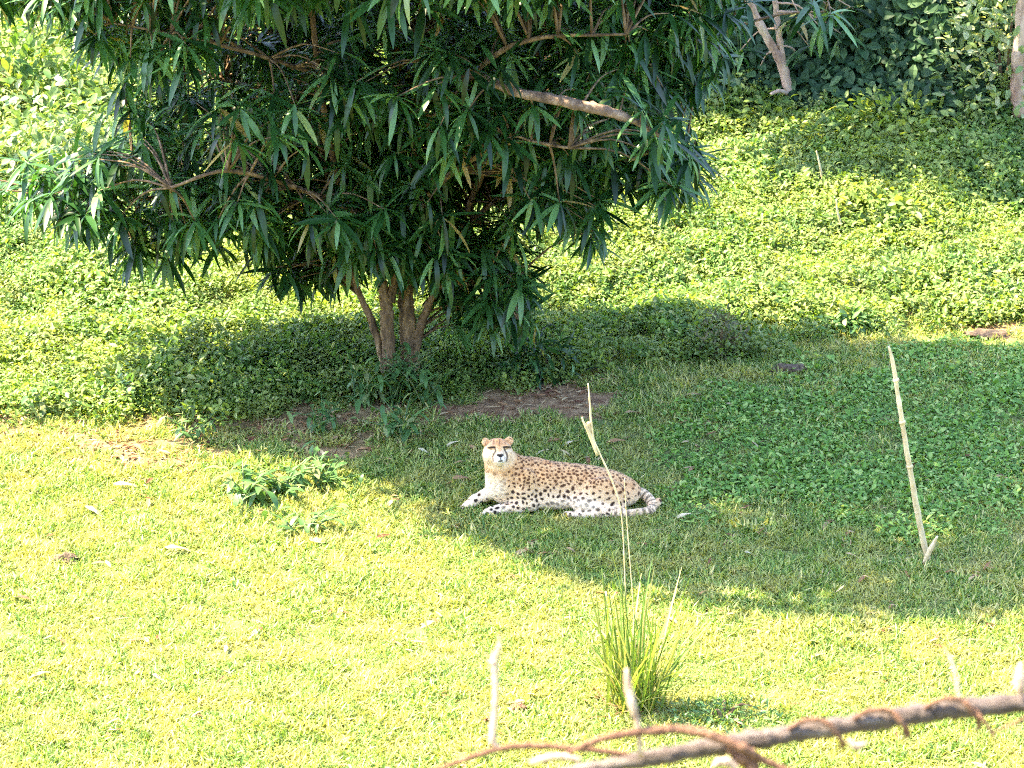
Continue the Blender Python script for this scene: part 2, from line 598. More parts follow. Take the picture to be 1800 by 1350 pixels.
# creeping leafy growth over the slope behind
x, y = spread(-7.0, 7.0, 1.0, 14.0, 0.19)
n = len(x)
bank = y - bank_foot(x)
keep = cover_at(x, y, COVER) & ((bank < 0.15) | (x < -0.8))
x, y = x[keep], y[keep]
hum = np.clip(fbm(x * 1.6, y * 1.6) + 0.4, 0, 1)
P = np.stack([x, y, H(x, y) - 0.03 + 0.10 * hum], -1)
c_protos = [clump('creeper_patch', 300, 0.22, (0.018, 0.06), 0.5, (-20, 70), M_cover, (0.3, 1.2), 0.16, 3, 0.5, 0.6, seed=30 + i) for i in range(6)]
scatter('slope_creeper', P, (0.65 + 0.75 * hum) * rng.uniform(0.8, 1.25, len(P)), lie(x, y), c_protos, 'leafy green creeper covering the sunlit slope behind the tree', 'ground cover')

# low broad-leaved growth in the shade at right
x, y = spread(0.6, 6.6, -1.2, 5.2, 0.17)
n = len(x)
keep = cover_at(x, y, SHADE_COVER) & (rng.random(n) < 0.72)
x, y = x[keep], y[keep]
P = np.stack([x, y, H(x, y) - 0.005], -1)
s_protos = [clump('broad_patch', 200, 0.2, (0.018, 0.056), 0.5, (-5, 65), M_shade_cover, (0.3, 1.0), 0.06, 3, 0.5, 0.6, seed=50 + i) for i in range(5)]
scatter('shaded_ground_cover', P, rng.uniform(0.65, 1.2, len(P)), lie(x, y), s_protos, 'broad-leaved green ground cover in the shade right of the cheetah', 'ground cover')

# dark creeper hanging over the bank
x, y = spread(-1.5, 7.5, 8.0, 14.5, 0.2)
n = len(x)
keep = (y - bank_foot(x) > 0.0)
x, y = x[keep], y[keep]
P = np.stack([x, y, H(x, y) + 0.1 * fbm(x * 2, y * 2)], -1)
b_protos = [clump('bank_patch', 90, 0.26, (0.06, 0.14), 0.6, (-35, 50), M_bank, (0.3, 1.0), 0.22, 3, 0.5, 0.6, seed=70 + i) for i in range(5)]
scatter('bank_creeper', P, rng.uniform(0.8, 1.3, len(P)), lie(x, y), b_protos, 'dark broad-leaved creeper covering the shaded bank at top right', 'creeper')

# dead leaves and straw over the bare soil
n = 15000
x, y = rng.uniform(-6, 5, n), rng.uniform(-6, 4.6, n)
s = soil_at(x, y)
keep = rng.random(n) < np.maximum(s * 1.3, 0.035)
x, y = x[keep], y[keep]
P = np.stack([x, y, H(x, y) + 0.012 + 0.02 * (soil_at(x, y) < 0.3)], -1)
l_protos = [clump('litter_bits', 3, 0.06, (0.05, 0.14), wd, (-4, 10), M_litter, (0.0, 0.5), 0.01, 3, seed=90 + i) for i, wd in enumerate((0.12, 0.3, 0.2, 0.08))]
scatter('leaf_litter', P, rng.uniform(0.5, 1.1, len(P)), rots(len(P), 0.1), l_protos, 'brown straw and dead leaf litter on the bare soil', 'leaf litter')


# ------------------------------------------------------------------ cheetah
def cpt(px, py, y):
    """cheetah point seen at a pixel, at depth y behind its near side"""
    X_ = (px - 985) / 245
    return np.array([X_, y, ((905 - py) / 245 - y * 0.342) / 0.94])


class Body:
    def __init__(self, lo, hi, h):
        self.lo, self.h = np.array(lo), h
        self.n = np.ceil((np.array(hi) - self.lo) / h).astype(int) + 1
        self.F = np.full(self.n, 0.5, np.float32)

    def put(self, fn, lo, hi, k):
        a = np.clip(np.floor((lo - self.lo) / self.h).astype(int), 0, self.n)
        b = np.clip(np.ceil((hi - self.lo) / self.h).astype(int) + 1, 0, self.n)
        sl = tuple(slice(p, q) for p, q in zip(a, b))
        g = np.meshgrid(*[self.lo[i] + self.h * np.arange(a[i], b[i]) for i in range(3)], indexing='ij')
        d = fn(np.stack(g, -1)).astype(np.float32)
        A = self.F[sl]
        if k < 0:                                     # carve
            hh = np.clip(0.5 - 0.5 * (A + d) / -k, 0, 1)
            self.F[sl] = A * (1 - hh) - d * hh + -k * hh * (1 - hh)
            return
        hh = np.clip(0.5 + 0.5 * (d - A) / k, 0, 1)
        self.F[sl] = d * (1 - hh) + A * hh - k * hh * (1 - hh)

    def ell(self, c, r, k=0.05, R=None):
        c, r = np.array(c, float), np.array(r, float)
        R = np.eye(3) if R is None else R

        def fn(p):
            q = (p - c) @ R
            k0 = np.linalg.norm(q / r, axis=-1)
            k1 = np.linalg.norm(q / r ** 2, axis=-1) + 1e-6
            return k0 * (k0 - 1) / k1
        m = r.max() + abs(k) * 1.5
        self.put(fn, c - m, c + m, k)

    def cap(self, a, b, ra, rb, k=0.04):
        a, b = np.array(a, float), np.array(b, float)

        def fn(p):
            ba = b - a
            t = np.clip(((p - a) @ ba) / (ba @ ba), 0, 1)
            return np.linalg.norm(p - a - t[..., None] * ba, axis=-1) - (ra + (rb - ra) * t)
        m = max(ra, rb) + abs(k) * 1.5
        self.put(fn, np.minimum(a, b) - m, np.maximum(a, b) + m, k)

    def chain(self, pts, radii, k=0.03):
        for i in range(len(pts) - 1):
            self.cap(pts[i], pts[i + 1], radii[i], radii[i + 1], k)

    def surface(self):
        F, h = self.F, self.h
        nx, ny, nz = F.shape
        neg = F < 0
        acc = np.zeros((nx - 1, ny - 1, nz - 1, 3), np.float32)
        cnt = np.zeros((nx - 1, ny - 1, nz - 1), np.float32)
        offs = [(0, 0), (1, 0), (0, 1), (1, 1)]
        for ax in range(3):
            o1, o2 = [i for i in range(3) if i != ax]
            for e in offs:
                s0 = [None] * 3
                s1 = [None] * 3
                for i in range(3):
                    if i == ax:
                        s0[i], s1[i] = slice(0, -1), slice(1, None)
                    else:
                        v = e[0] if i == o1 else e[1]
                        s0[i] = s1[i] = slice(v, F.shape[i] - 1 + v)
                A, B = F[tuple(s0)], F[tuple(s1)]
                m = (A < 0) != (B < 0)
                t = np.where(m, A / np.where(m, A - B, 1), 0)
                acc[..., ax] += t
                acc[..., o1] += m * e[0]
                acc[..., o2] += m * e[1]
                cnt += m
        act = cnt > 0
        idx = np.full(act.shape, -1, np.int64)
        idx[act] = np.arange(act.sum())
        cells = np.argwhere(act)
        V = (cells + acc[act] / cnt[act][:, None]) * h + self.lo
        quads = []
        for ax in range(3):
            o1, o2 = (ax + 1) % 3, (ax + 2) % 3
            s0 = [slice(None)] * 3
            s1 = [slice(None)] * 3
            s0[ax], s1[ax] = slice(0, -1), slice(1, None)
            m = neg[tuple(s0)] != neg[tuple(s1)]
            e = np.argwhere(m)
            e = e[(e[:, o1] > 0) & (e[:, o2] > 0) & (e[:, o1] < F.shape[o1] - 1) & (e[:, o2] < F.shape[o2] - 1)]
            fl = neg[tuple(e.T)]
            q = []
            for d1, d2 in ((0, 0), (1, 0), (1, 1), (0, 1)):
                c = e.copy()
                c[:, o1] -= d1
                c[:, o2] -= d2
                q.append(idx[tuple(c.T)])
            q = np.stack(q, -1)
            q[~fl] = q[~fl][:, ::-1]
            quads.append(q)
        Q = np.concatenate(quads)
        return V, Q[(Q >= 0).all(1)]


def seg_dist(p, pts):
    """distance of 2-D points to a polyline"""
    d = np.full(len(p), 1e9)
    for a, b in zip(pts[:-1], pts[1:]):
        a, b = np.array(a, float), np.array(b, float)
        t = np.clip(((p - a) @ (b - a)) / ((b - a) @ (b - a) + 1e-9), 0, 1)
        d = np.minimum(d, np.linalg.norm(p - a - t[:, None] * (b - a), axis=1))
    return d


def build_cheetah():
    B = Body((-0.80, -0.17, -0.03), (0.80, 0.46, 0.62), 0.005)
    CY = 0.17
    # trunk: deep chest, tucked belly, sloping rump
    B.ell((-0.36, CY, 0.19), (0.17, 0.135, 0.175), 0.05)
    B.ell((-0.20, CY, 0.195), (0.23, 0.135, 0.17), 0.08)
    B.ell((0.02, CY, 0.185), (0.27, 0.13, 0.155), 0.08)
    B.ell((0.24, CY, 0.162), (0.24, 0.14, 0.142), 0.08)
    B.ell((0.42, CY, 0.118), (0.17, 0.14, 0.115), 0.08)
    B.ell((-0.04, CY - 0.035, 0.09), (0.27, 0.125, 0.088), 0.05)
    B.ell((-0.24, CY + 0.01, 0.325), (0.11, 0.07, 0.045), 0.06)       # withers
    # head frame
    f = norm(np.array([0.13, -0.955, 0.16]))
    r = norm(np.cross(f, np.array([0, 0, 1.0])))
    r = r if r[0] > 0 else -r
    u = np.cross(r, f)
    u = u if u[2] > 0 else -u
    Hc = cpt(874, 790, 0.10)
    W = lambda a, b, c: Hc + r * a + u * b + f * c
    Rm = np.stack([r, u, f], -1)
    # neck
    B.cap((-0.37, CY, 0.26), W(0.005, -0.03, -0.06), 0.135, 0.098, 0.06)
    B.cap((-0.43, CY - 0.03, 0.19), W(0, -0.055, -0.025), 0.108, 0.094, 0.05)
    # head
    B.ell(W(0, 0.012, -0.01), (0.094, 0.080, 0.105), 0.03, Rm)
    for s in (-1, 1):
        B.ell(W(s * 0.062, -0.03, 0.005), (0.046, 0.055, 0.06), 0.03, Rm)
        B.ell(W(s * 0.045, 0.045, 0.068), (0.03, 0.02, 0.025), 0.025, Rm)
    B.ell(W(0, -0.045, 0.088), (0.050, 0.037, 0.062), 0.02, Rm)
    B.cap(W(0, 0.035, 0.075), W(0, -0.022, 0.125), 0.034, 0.022, 0.025)
    B.ell(W(0, -0.028, 0.136), (0.021, 0.014, 0.014), 0.01, Rm)
    B.ell(W(0, -0.075, 0.085), (0.030, 0.020, 0.038), 0.02, Rm)
    for s in (-1, 1):
        B.ell(W(s * 0.055, 0.024, 0.094), (0.022, 0.012, 0.022), -0.014, Rm)   # eye hollows
        er = norm(np.stack([r * 0.86 + f * s * 0.5, u, f * 0.86 - r * s * 0.5], 0)).T
        B.ell(W(s * 0.088, 0.070, -0.01), (0.032, 0.031, 0.016), 0.018, er)
        B.ell(W(s * 0.088, 0.070, -0.01) + er[:, 2] * 0.018 - u * 0.004, (0.021, 0.020, 0.011), -0.006, er)
    # near fore leg, folded forward along the ground
    B.ell((-0.245, 0.055, 0.215), (0.08, 0.052, 0.13), 0.014)
    B.chain([(-0.27, 0.06, 0.16), (-0.215, 0.045, 0.075), (-0.30, 0.03, 0.055), (-0.44, 0.005, 0.045), (-0.505, -0.01, 0.036)], [0.07, 0.052, 0.046, 0.034, 0.036], 0.03)
    B.ell((-0.525, -0.018, 0.03), (0.045, 0.036, 0.028), 0.02)
    # far fore leg, stretched out in front
    B.chain([(-0.40, 0.20, 0.20), (-0.45, 0.185, 0.13), (-0.55, 0.16, 0.095), (-0.62, 0.135, 0.07), (-0.655, 0.12, 0.042)], [0.085, 0.052, 0.04, 0.034, 0.035], 0.03)
    B.ell((-0.672, 0.112, 0.032), (0.043, 0.036, 0.03), 0.02)
    for k, (tx, ty) in enumerate(((-0.555, -0.04), (-0.568, -0.020), (-0.56, 0.0), (-0.705, 0.09), (-0.715, 0.108), (-0.705, 0.128))):
        B.ell((tx, ty, 0.02), (0.02, 0.011, 0.017), 0.008)                       # toes
    # near hind leg
    B.ell((0.33, 0.040, 0.145), (0.165, 0.068, 0.125), 0.025, np.array([[0.92, 0, 0.39], [0, 1, 0], [-0.39, 0, 0.92]]))
    B.ell((0.17, 0.015, 0.10), (0.09, 0.05, 0.072), 0.03)
    B.chain([(0.14, 0.01, 0.085), (0.30, -0.02, 0.05), (0.43, -0.02, 0.04)], [0.055, 0.046, 0.036], 0.03)
    B.chain([(0.43, -0.02, 0.04), (0.25, -0.05, 0.028), (0.09, -0.055, 0.026), (0.045, -0.052, 0.024)], [0.036, 0.028, 0.027, 0.03], 0.02)
    # far hind foot
    B.chain([(0.40, 0.31, 0.09), (0.30, 0.36, 0.035)], [0.07, 0.03], 0.04)
    # tail, laid round the rump
    tp = [cpt(1112, 862, 0.20), cpt(1134, 868, 0.19), cpt(1149, 884, 0.10), cpt(1144, 898, 0.02), cpt(1120, 903, -0.02), cpt(1092, 902, -0.045), cpt(1066, 900, -0.055)]
    tp = [np.array([p[0], p[1], max(p[2], 0.03)]) for p in tp]
    tail = spline(tp, 5)
    B.chain(list(tail), list(np.linspace(0.038, 0.023, len(tail))), 0.012)
    tip = spline([cpt(1147, 886, 0.08), cpt(1156, 884, 0.08), cpt(1160, 879, 0.09)], 3)
    B.chain(list(tip), [0.022] * len(tip), 0.012)

    V, Q = B.surface()
    # one light smoothing pass
    for _ in range(2):
        S = np.zeros_like(V)
        C = np.zeros(len(V))
        for a in range(4):
            np.add.at(S, Q[:, a], V[Q[:, (a + 1) % 4]])
            np.add.at(C, Q[:, a], 1)
        V = 0.5 * V + 0.5 * S / C[:, None]
    # normals
    fn = np.cross(V[Q[:, 2]] - V[Q[:, 0]], V[Q[:, 3]] - V[Q[:, 1]])
    N = np.zeros_like(V)
    for a in range(4):
        np.add.at(N, Q[:, a], fn)
    N = norm(N)

    # ---- coat
    x, y, z = V.T
    px = 985 + 245 * x
    py = 905 - 245 * (0.94 * z + 0.342 * y)
    tan, cream, white, dark = np.array([0.68, 0.38, 0.185]), np.array([0.84, 0.585, 0.385]), np.array([0.90, 0.70, 0.53]), np.array([0.022, 0.013, 0.010])
    lift = sstep(0.10, 0.33, z + 0.05 * N[:, 2] + 0.08 * sstep(0.2, 0.5, x))
    C = cream * (1 - lift[:, None]) + tan * lift[:, None]
    belly = np.clip(sstep(0.13, 0.05, z) * sstep(0.1, -0.3, N[:, 2]) + sstep(-0.36, -0.45, x) * sstep(0.36, 0.2, z) * 0.9, 0, 1)
    belly = np.maximum(belly, sstep(0.055, 0.03, z) * 0.6)
    belly = np.maximum(belly, np.exp(-(((px - 1010) / 55) ** 2 + ((py - 886) / 13) ** 2)) * 0.9)
    C = C * (1 - belly[:, None]) + white * belly[:, None]
    # solid spots: centres spread over the skin, smaller and browner on the back
    rr = np.random.default_rng(5)
    from mathutils.kdtree import KDTree
    hl = (V - Hc) @ Rm
    hdist = np.linalg.norm(hl * np.where(hl[:, 2:3] > 0, [1, 1, 0.6], [1, 1, 1]), axis=1)
    head = (hdist < 0.155) & (z > 0.33)
    td = np.min(np.linalg.norm(V[:, None, :] - tail[None, ::2], axis=2), axis=1)
    on_tail = (td < 0.05) & (x > 0.36) & ((x > 0.53) | (y < -0.005)) & (z < 0.14)
    pick = rr.permutation(np.where(~head & ~on_tail)[0])[:12000]
    cent, rad = [], []
    tree = []
    for i in pick:
        p = V[i]
        sp = 0.025 + 0.009 * (p[2] < 0.22) + 0.006 * (p[0] > 0.1) * (p[2] < 0.22)
        if p[0] < -0.40 and p[1] > 0.02:
            sp = 0.048
        if tree:
            dd = np.linalg.norm(np.array(tree) - p, axis=1)
            if dd.min() < sp * rr.uniform(0.85, 1.1):
                continue
        tree.append(p)
        rad.append(rr.uniform(0.0085, 0.0150) * (1.12 if p[2] < 0.22 else 0.85))
    T = np.array(tree)
    rad = np.array(rad)
    el = rr.uniform(0.7, 1.5, len(T))
    an = rr.normal(0.3, 0.5, len(T))
    kd = KDTree(len(T))
    for i, p in enumerate(T):
        kd.insert(p, i)
    kd.balance()
    sf = np.full(len(V), 9.0)
    for i in np.where(~head & ~on_tail)[0]:
        b = 9.0
        for co, j, dist in kd.find_n(V[i], 2):
            q = V[i] - T[j]
            ca, sa = math.cos(an[j]), math.sin(an[j])
            q1 = q[0] * ca + q[2] * sa
            q2 = -q[0] * sa + q[2] * ca
            dd = math.sqrt((q1 / el[j]) ** 2 + (q2 * el[j]) ** 2 + q[1] ** 2) / rad[j]
            b = min(b, dd)
        sf[i] = b
    nz = fbm(x * 60 + 5, (y + z) * 60)
    S = sstep(1.2, 0.75, sf + nz * 0.8)
    legs = (x < -0.42) & (z < 0.14)
    S *= np.where(legs, 1.0, 1 - 0.75 * np.clip(belly * 1.2 - 0.3, 0, 1))
    S *= np.where((x < -0.38) & (z > 0.12) & (z < 0.34), 0.65, 1)
    sc_ = dark * (1 - lift[:, None]) + np.array([0.12, 0.045, 0.018]) * lift[:, None]
    C = C * (1 - S[:, None]) + sc_ * S[:, None]
    blot = sstep(0.02, 0.16, fbm(x * 34 + 11, (z + 0.6 * y) * 30)) * lift * (1 - S) * 0.4 * (~head)
    C = C * (1 - blot[:, None]) + np.array([0.34, 0.13, 0.045]) * blot[:, None]
    # tail rings and pale tip
    ti = np.argmin(np.linalg.norm(V[:, None, :] - tail[None], axis=2), axis=1) / (len(tail) - 1)
    seg = np.concatenate([[0], np.cumsum(np.linalg.norm(np.diff(tail, axis=0), axis=1))])
    ts = np.interp(ti, np.linspace(0, 1, len(tail)), seg) + 0.3 * (px - 1140) / 245 * 0.2
    ts = ts + 0.02 * nz
    ring = sstep(-0.1, 0.25, np.sin(ts * 2 * math.pi / 0.05) - 0.25) * sstep(1.5, 0.7, N[:, 2]) * 0.75
    tc = cream[None] * (1 - ring[:, None]) + dark * ring[:, None]
    C = np.where(on_tail[:, None], tc, C)
    # ---- face, in tenths of a pixel grid measured on the close view
    q = np.stack([(px - 810) * 7.5, (py - 740) * 7.5], -1)
    front = (V - Hc) @ f
    fw = head & (front > -0.03)
    org = np.exp(-(((q[:, 0] - 500) / 165) ** 2 + ((q[:, 1] - 250) / 85) ** 2)) * 1.0
    org = np.maximum(org, 0.8 * np.exp(-(((q[:, 0] - 500) / 50) ** 2 + ((q[:, 1] - 350) / 60) ** 2)))
    org = np.where(front < 0.0, np.maximum(org, 0.55 * sstep(420, 300, q[:, 1])), org)
    FC = (cream * 0.75 + tan * 0.25) * (1 - org[:, None]) + np.array([0.62, 0.28, 0.10]) * org[:, None]

    mz = np.exp(-(((q[:, 0] - 512) / 85) ** 2 + ((q[:, 1] - 480) / 75) ** 2)) * (front > 0.02)
    FC = FC * (1 - mz[:, None]) + np.array([0.90, 0.84, 0.77]) * mz[:, None]
    for ex in (395, 605):
        w_ = 0.55 * np.exp(-(((q[:, 0] - ex) / 50) ** 2 + ((q[:, 1] - 360) / 22) ** 2))
        FC = FC * (1 - w_[:, None]) + np.array([0.88, 0.80, 0.70]) * w_[:, None]

    def mark(col, pts, wd, amt=1.0, soft=6):
        nonlocal FC
        m = sstep(wd + soft, wd - soft, seg_dist(q, pts)) * amt * (front > 0.0)
        FC = FC * (1 - m[:, None]) + np.array(col) * m[:, None]
    brown = (0.25, 0.095, 0.035)
    mark(brown, [(430, 195), (425, 290)], 10, 0.6)
    mark(brown, [(505, 190), (500, 300)], 10, 0.75)
    mark(brown, [(575, 195), (575, 285)], 9, 0.5)
    mark(brown, [(370, 205), (310, 300)], 13, 0.75)
    mark(brown, [(625, 235), (662, 300)], 11, 0.6)
    mark((0.40, 0.16, 0.06), [(335, 340), (400, 342)], 12, 0.6)
    mark((0.40, 0.16, 0.06), [(600, 338), (655, 345)], 10, 0.6)
    mark(dark, [(352, 328), (400, 320), (440, 322)], 13)
    mark(dark, [(558, 320), (600, 316), (650, 324)], 13)
    mark((0.05, 0.025, 0.018), [(440, 325), (452, 370), (425, 415), (412, 450), (418, 500)], 10, 0.85)
    mark((0.05, 0.025, 0.018), [(562, 325), (575, 365), (600, 410), (606, 450), (595, 505)], 11, 0.9)
    mark(dark, [(480, 425), (545, 425)], 15)
    mark(dark, [(500, 440), (528, 440)], 14)
    mark(dark, [(515, 445), (518, 492)], 9)
    mark(dark, [(488, 508), (540, 500)], 10)
    mark(dark, [(272, 226), (312, 205), (350, 186)], 10, 0.9)
    mark(dark, [(612, 192), (642, 208), (672, 222)], 10, 0.9)
    for (a_, b_) in ((340, 420), (320, 470), (355, 500), (335, 380), (660, 400), (650, 450), (640, 500), (310, 430), (385, 470), (450, 480), (455, 460), (570, 470), (575, 455), (300, 520), (350, 545), (620, 550)):
        mark((0.16, 0.07, 0.03), [(a_, b_), (a_ + 4, b_ + 8)], 7, 0.6)
    hw = (sstep(0.150, 0.120, hdist) * head)[:, None]
    C = C * (1 - hw) + FC * hw
    C = C * (1 + 0.16 * nz[:, None])
    me = mesh('cheetah', V, Q, fur_material(), {'coat': np.concatenate([np.clip(C, 0, 1), np.ones((len(C), 1))], 1)}, True)
    o = obj('cheetah', me, None, 'spotted cheetah lying on the shaded lawn with its head raised to the camera', 'cheetah')
    o.location = ORIGIN
    # short coat: fine hairs laid back along the body
    hr = np.random.default_rng(77)
    tri = np.concatenate([Q[:, [0, 1, 2]], Q[:, [0, 2, 3]]])
    area = np.linalg.norm(np.cross(V[tri[:, 1]] - V[tri[:, 0]], V[tri[:, 2]] - V[tri[:, 0]]), axis=1)
    nh = 90000
    k = hr.choice(len(tri), nh, p=area / area.sum())
    b1, b2 = hr.random(nh), hr.random(nh)
    fl = b1 + b2 > 1
    b1[fl], b2[fl] = 1 - b1[fl], 1 - b2[fl]
    b0 = 1 - b1 - b2
    mixv = lambda A_: A_[tri[k, 0]] * b0[:, None] + A_[tri[k, 1]] * b1[:, None] + A_[tri[k, 2]] * b2[:, None]
    p, nn, cc_ = mixv(V), norm(mixv(N)), mixv(np.clip(C, 0, 1))
    on_head = np.linalg.norm(p - Hc, axis=1) < 0.14
    flow = np.tile([1.0, 0.1, -0.45], (nh, 1))
    flow[on_head] = norm(p - (Hc + f * 0.12))[on_head]
    flow += hr.standard_normal((nh, 3)) * 0.35
    flow = norm(flow - nn * np.sum(flow * nn, 1)[:, None])
    dirv = norm(flow + nn * hr.uniform(0.15, 0.6, nh)[:, None])
    ln = hr.uniform(0.005, 0.011, nh) * np.where(on_head, 0.5, 1.0) * np.where(p[:, 2] < 0.09, 1.2, 1)
    sd_ = norm(np.cross(dirv, nn)) * (0.0016 * np.where(on_head, 0.8, 1))[:, None]
    base = p - nn * 0.002
    HV = np.stack([base - sd_, base + sd_, base + dirv * (ln * 0.6)[:, None] + sd_ * 0.7, base + dirv * ln[:, None]], 1).reshape(-1, 3)
    HF = np.arange(nh * 4).reshape(-1, 4)
    cc_ = np.clip(cc_ * hr.uniform(0.75, 1.2, nh)[:, None], 0, 1)
    hc_ = np.repeat(np.concatenate([cc_, np.ones((nh, 1))], 1), 4, axis=0)
    obj('fur', mesh('fur', HV, HF, me.materials[0], {'coat': hc_}), o, kind='stuff').matrix_parent_inverse = Matrix.Identity(4)
    return o


def fur_material():
    m, n, l, out = new_mat('cheetah_fur')
    at = n.new('ShaderNodeAttribute')
    at.attribute_name = 'coat'
    geo = n.new('ShaderNodeTexCoord')
    mp = n.new('ShaderNodeMapping')
    mp.inputs['Scale'].default_value = (60, 200, 200)
    l.new(geo.outputs['Object'], mp.inputs[0])
    nz = n.new('ShaderNodeTexNoise')
    nz.inputs['Scale'].default_value = 1.0
    nz.inputs['Detail'].default_value = 4
    l.new(mp.outputs[0], nz.inputs['Vector'])
    p = n.new('ShaderNodeBsdfPrincipled')
    p.inputs['Roughness'].default_value = 0.9
    p.inputs['Specular IOR Level'].default_value = 0.15
    p.inputs['Sheen Weight'].default_value = 0.15
    l.new(at.outputs['Color'], p.inputs['Base Color'])
    bp = n.new('ShaderNodeBump')
    bp.inputs['Strength'].default_value = 0.6
    bp.inputs['Distance'].default_value = 0.012
    l.new(nz.outputs['Fac'], bp.inputs['Height'])
    l.new(bp.outputs[0], p.inputs['Normal'])
    l.new(p.outputs[0], out.inputs[0])
    return m


ORIGIN = Vector(ground(985, 905)) + Vector((0, 0, -0.006))
build_cheetah()

# ------------------------------------------------------------------ the shade tree
TB = ground(698, 690)
TY = TB[1]
tree = empty('shade_tree', TB, 'broad many-stemmed shade tree with long drooping leaves behind the cheetah', 'tree')


def limb(name, pts, parent, mat, seed, sides=10, n=8, amp=0.06):
    """pts: (px, py, depth offset from the trunk, width in px)"""
    S = np.array([[*at_y(a, b, TY + c), wd * 0.5 / 222] for a, b, c, wd in pts])
    S = knobby(spline(S, n), amp, seed)
    V, F = tube([(S[:, :3], S[:, 3])], sides)
    return obj(name, mesh(name, V, F, mat, None, True), parent), S


STEMS = [
    [(684, 700, 0.0, 22), (674, 640, 0.0, 15), (655, 570, 0.0, 13), (628, 505, 0.05, 11), (600, 400, 0.1, 10), (560, 250, 0.2, 9), (500, 60, 0.2, 8), (470, -150, 0.2, 6)],
    [(690, 702, -0.08, 30), (684, 630, -0.08, 24), (680, 560, -0.08, 24), (676, 520, -0.08, 19), (664, 470, -0.1, 14), (625, 390, -0.2, 12), (590, 300, -0.4, 11), (560, 130, -0.8, 10), (540, -80, -1.0, 8)],
    [(681, 545, -0.08, 17), (692, 500, -0.08, 16), (704, 458, -0.1, 14), (715, 380, -0.25, 13), (730, 250, -0.5, 12), (740, 60, -0.8, 11), (745, -150, -1.1, 9)],
    [(712, 704, 0.06, 44), (716, 640, 0.06, 32), (716, 570, 0.06, 28), (712, 500, 0.06, 26), (705, 400, 0.1, 24), (700, 250, 0.2, 22), (700, 50, 0.25, 20), (720, -250, 0.3, 15), (740, -700, 0.3, 9)],
    [(722, 690, 0.05, 24), (733, 600, 0.05, 17), (748, 550, 0.05, 15), (768, 505, 0.05, 13), (800, 420, 0.1, 12), (850, 300, 0.1, 11), (930, 120, 0.1, 10), (1010, -80, 0.1, 8)],
]
LIMBS = []
for i, s in enumerate(STEMS):
    o, S = limb('stem', s, tree, M_bark, i, 12, 10, 0.085)
    LIMBS.append(S)
BRANCHES = [
    [(710, 430, 0.1, 14), (640, 380, -0.5, 11), (520, 330, -1.0, 9), (400, 300, -1.4, 7), (300, 330, -1.5, 5)],
    [(600, 400, 0.1, 10), (480, 350, 0.1, 9), (330, 340, 0.0, 7), (200, 360, -0.1, 5), (120, 380, -0.1, 3)],
    [(700, 250, 0.2, 13), (520, 180, 0.6, 10), (330, 120, 0.9, 8), (180, 80, 1.0, 5)],
    [(560, 130, -0.8, 9), (430, 90, -1.2, 7), (300, 60, -1.4, 5), (200, 40, -1.4, 4)],
    [(800, 420, 0.1, 10), (900, 330, 0.3, 9), (1030, 290, 0.5, 7), (1130, 290, 0.5, 5), (1200, 300, 0.5, 3)],
    [(715, 380, -0.2, 11), (800, 300, -0.9, 9), (900, 250, -1.4, 7), (1000, 260, -1.6, 5)],
    [(730, 250, -0.5, 12), (830, 130, -1.3, 10), (930, 70, -1.7, 8), (1100, 60, -1.8, 5)],
    [(850, 300, 0.1, 11), (1000, 180, 0.8, 9), (1180, 90, 1.2, 7), (1350, 30, 1.3, 5), (1450, 20, 1.3, 3)],
    [(768, 505, 0.05, 8), (830, 500, -0.1, 6), (880, 520, -0.1, 4), (910, 560, -0.1, 2)],
    [(930, 120, 0.1, 10), (1080, 40, -0.2, 8), (1250, -10, -0.3, 6), (1400, -10, -0.3, 4)],
]
for i, b in enumerate(BRANCHES):
    o, S = limb('branch', b, tree, M_bark, 20 + i, 7, 6, 0.08)
    LIMBS.append(S)
# the thick bare bough that catches the light in front of the crown
o, S = limb('branch', [(738, 90, -0.8, 12), (830, 128, -1.5, 13), (905, 160, -1.8, 16), (1000, 180, -2.0, 18), (1075, 198, -2.1, 17), (1125, 218, -2.1, 10), (1160, 240, -2.1, 6)], tree, M_bough, 41, 10, 8, 0.09)
LIMBS.append(S)

CROWN = [(-260, -120), (-260, 40), (40, 50), (160, 110), (205, 160), (225, 240), (215, 300), (60, 330), (-60, 345), (10, 400), (100, 428), (185, 440), (215, 490), (330, 500),
         (420, 480), (470, 500), (520, 545), (600, 520), (650, 500), (720, 505), (780, 560), (830, 600), (905, 590), (925, 540), (900, 470), (930, 425), (1000, 405), (1028, 470),
         (1060, 450), (1062, 365), (1140, 345), (1160, 385), (1222, 350), (1240, 300), (1150, 265), (1168, 225), (1230, 190), (1285, 120), (1300, 60), (1290, -120)]
cl = []
tries = 0
r2 = np.random.default_rng(21)
while len(cl) < 1850 and tries < 90000:
    tries += 1
    a, b = r2.uniform(-60, 1320), r2.uniform(-110, 560)
    if not inside(np.array([a]), np.array([b + 46.0]), CROWN)[0]:
        continue
    cxn = (a - 620) / 760
    hd = 2.0 * math.sqrt(max(0.05, 1 - min(1, abs(cxn)) ** 2)) * (1.0 if b < 250 else 0.75 if b < 400 else 0.4)
    dy = r2.uniform(-1, 1) * hd
    if dy < 0.1 * hd and fbm(np.array(a / 105.0), np.array(b / 75.0 + dy)) < -0.04:
        continue
    if a < 450 and dy > 0 and r2.random() < 0.6:
        continue
    p = at_y(a, b, TY + dy)
    if any(np.linalg.norm(p - q) < 0.13 for q in cl[-200:]):
        continue
    cl.append(p)
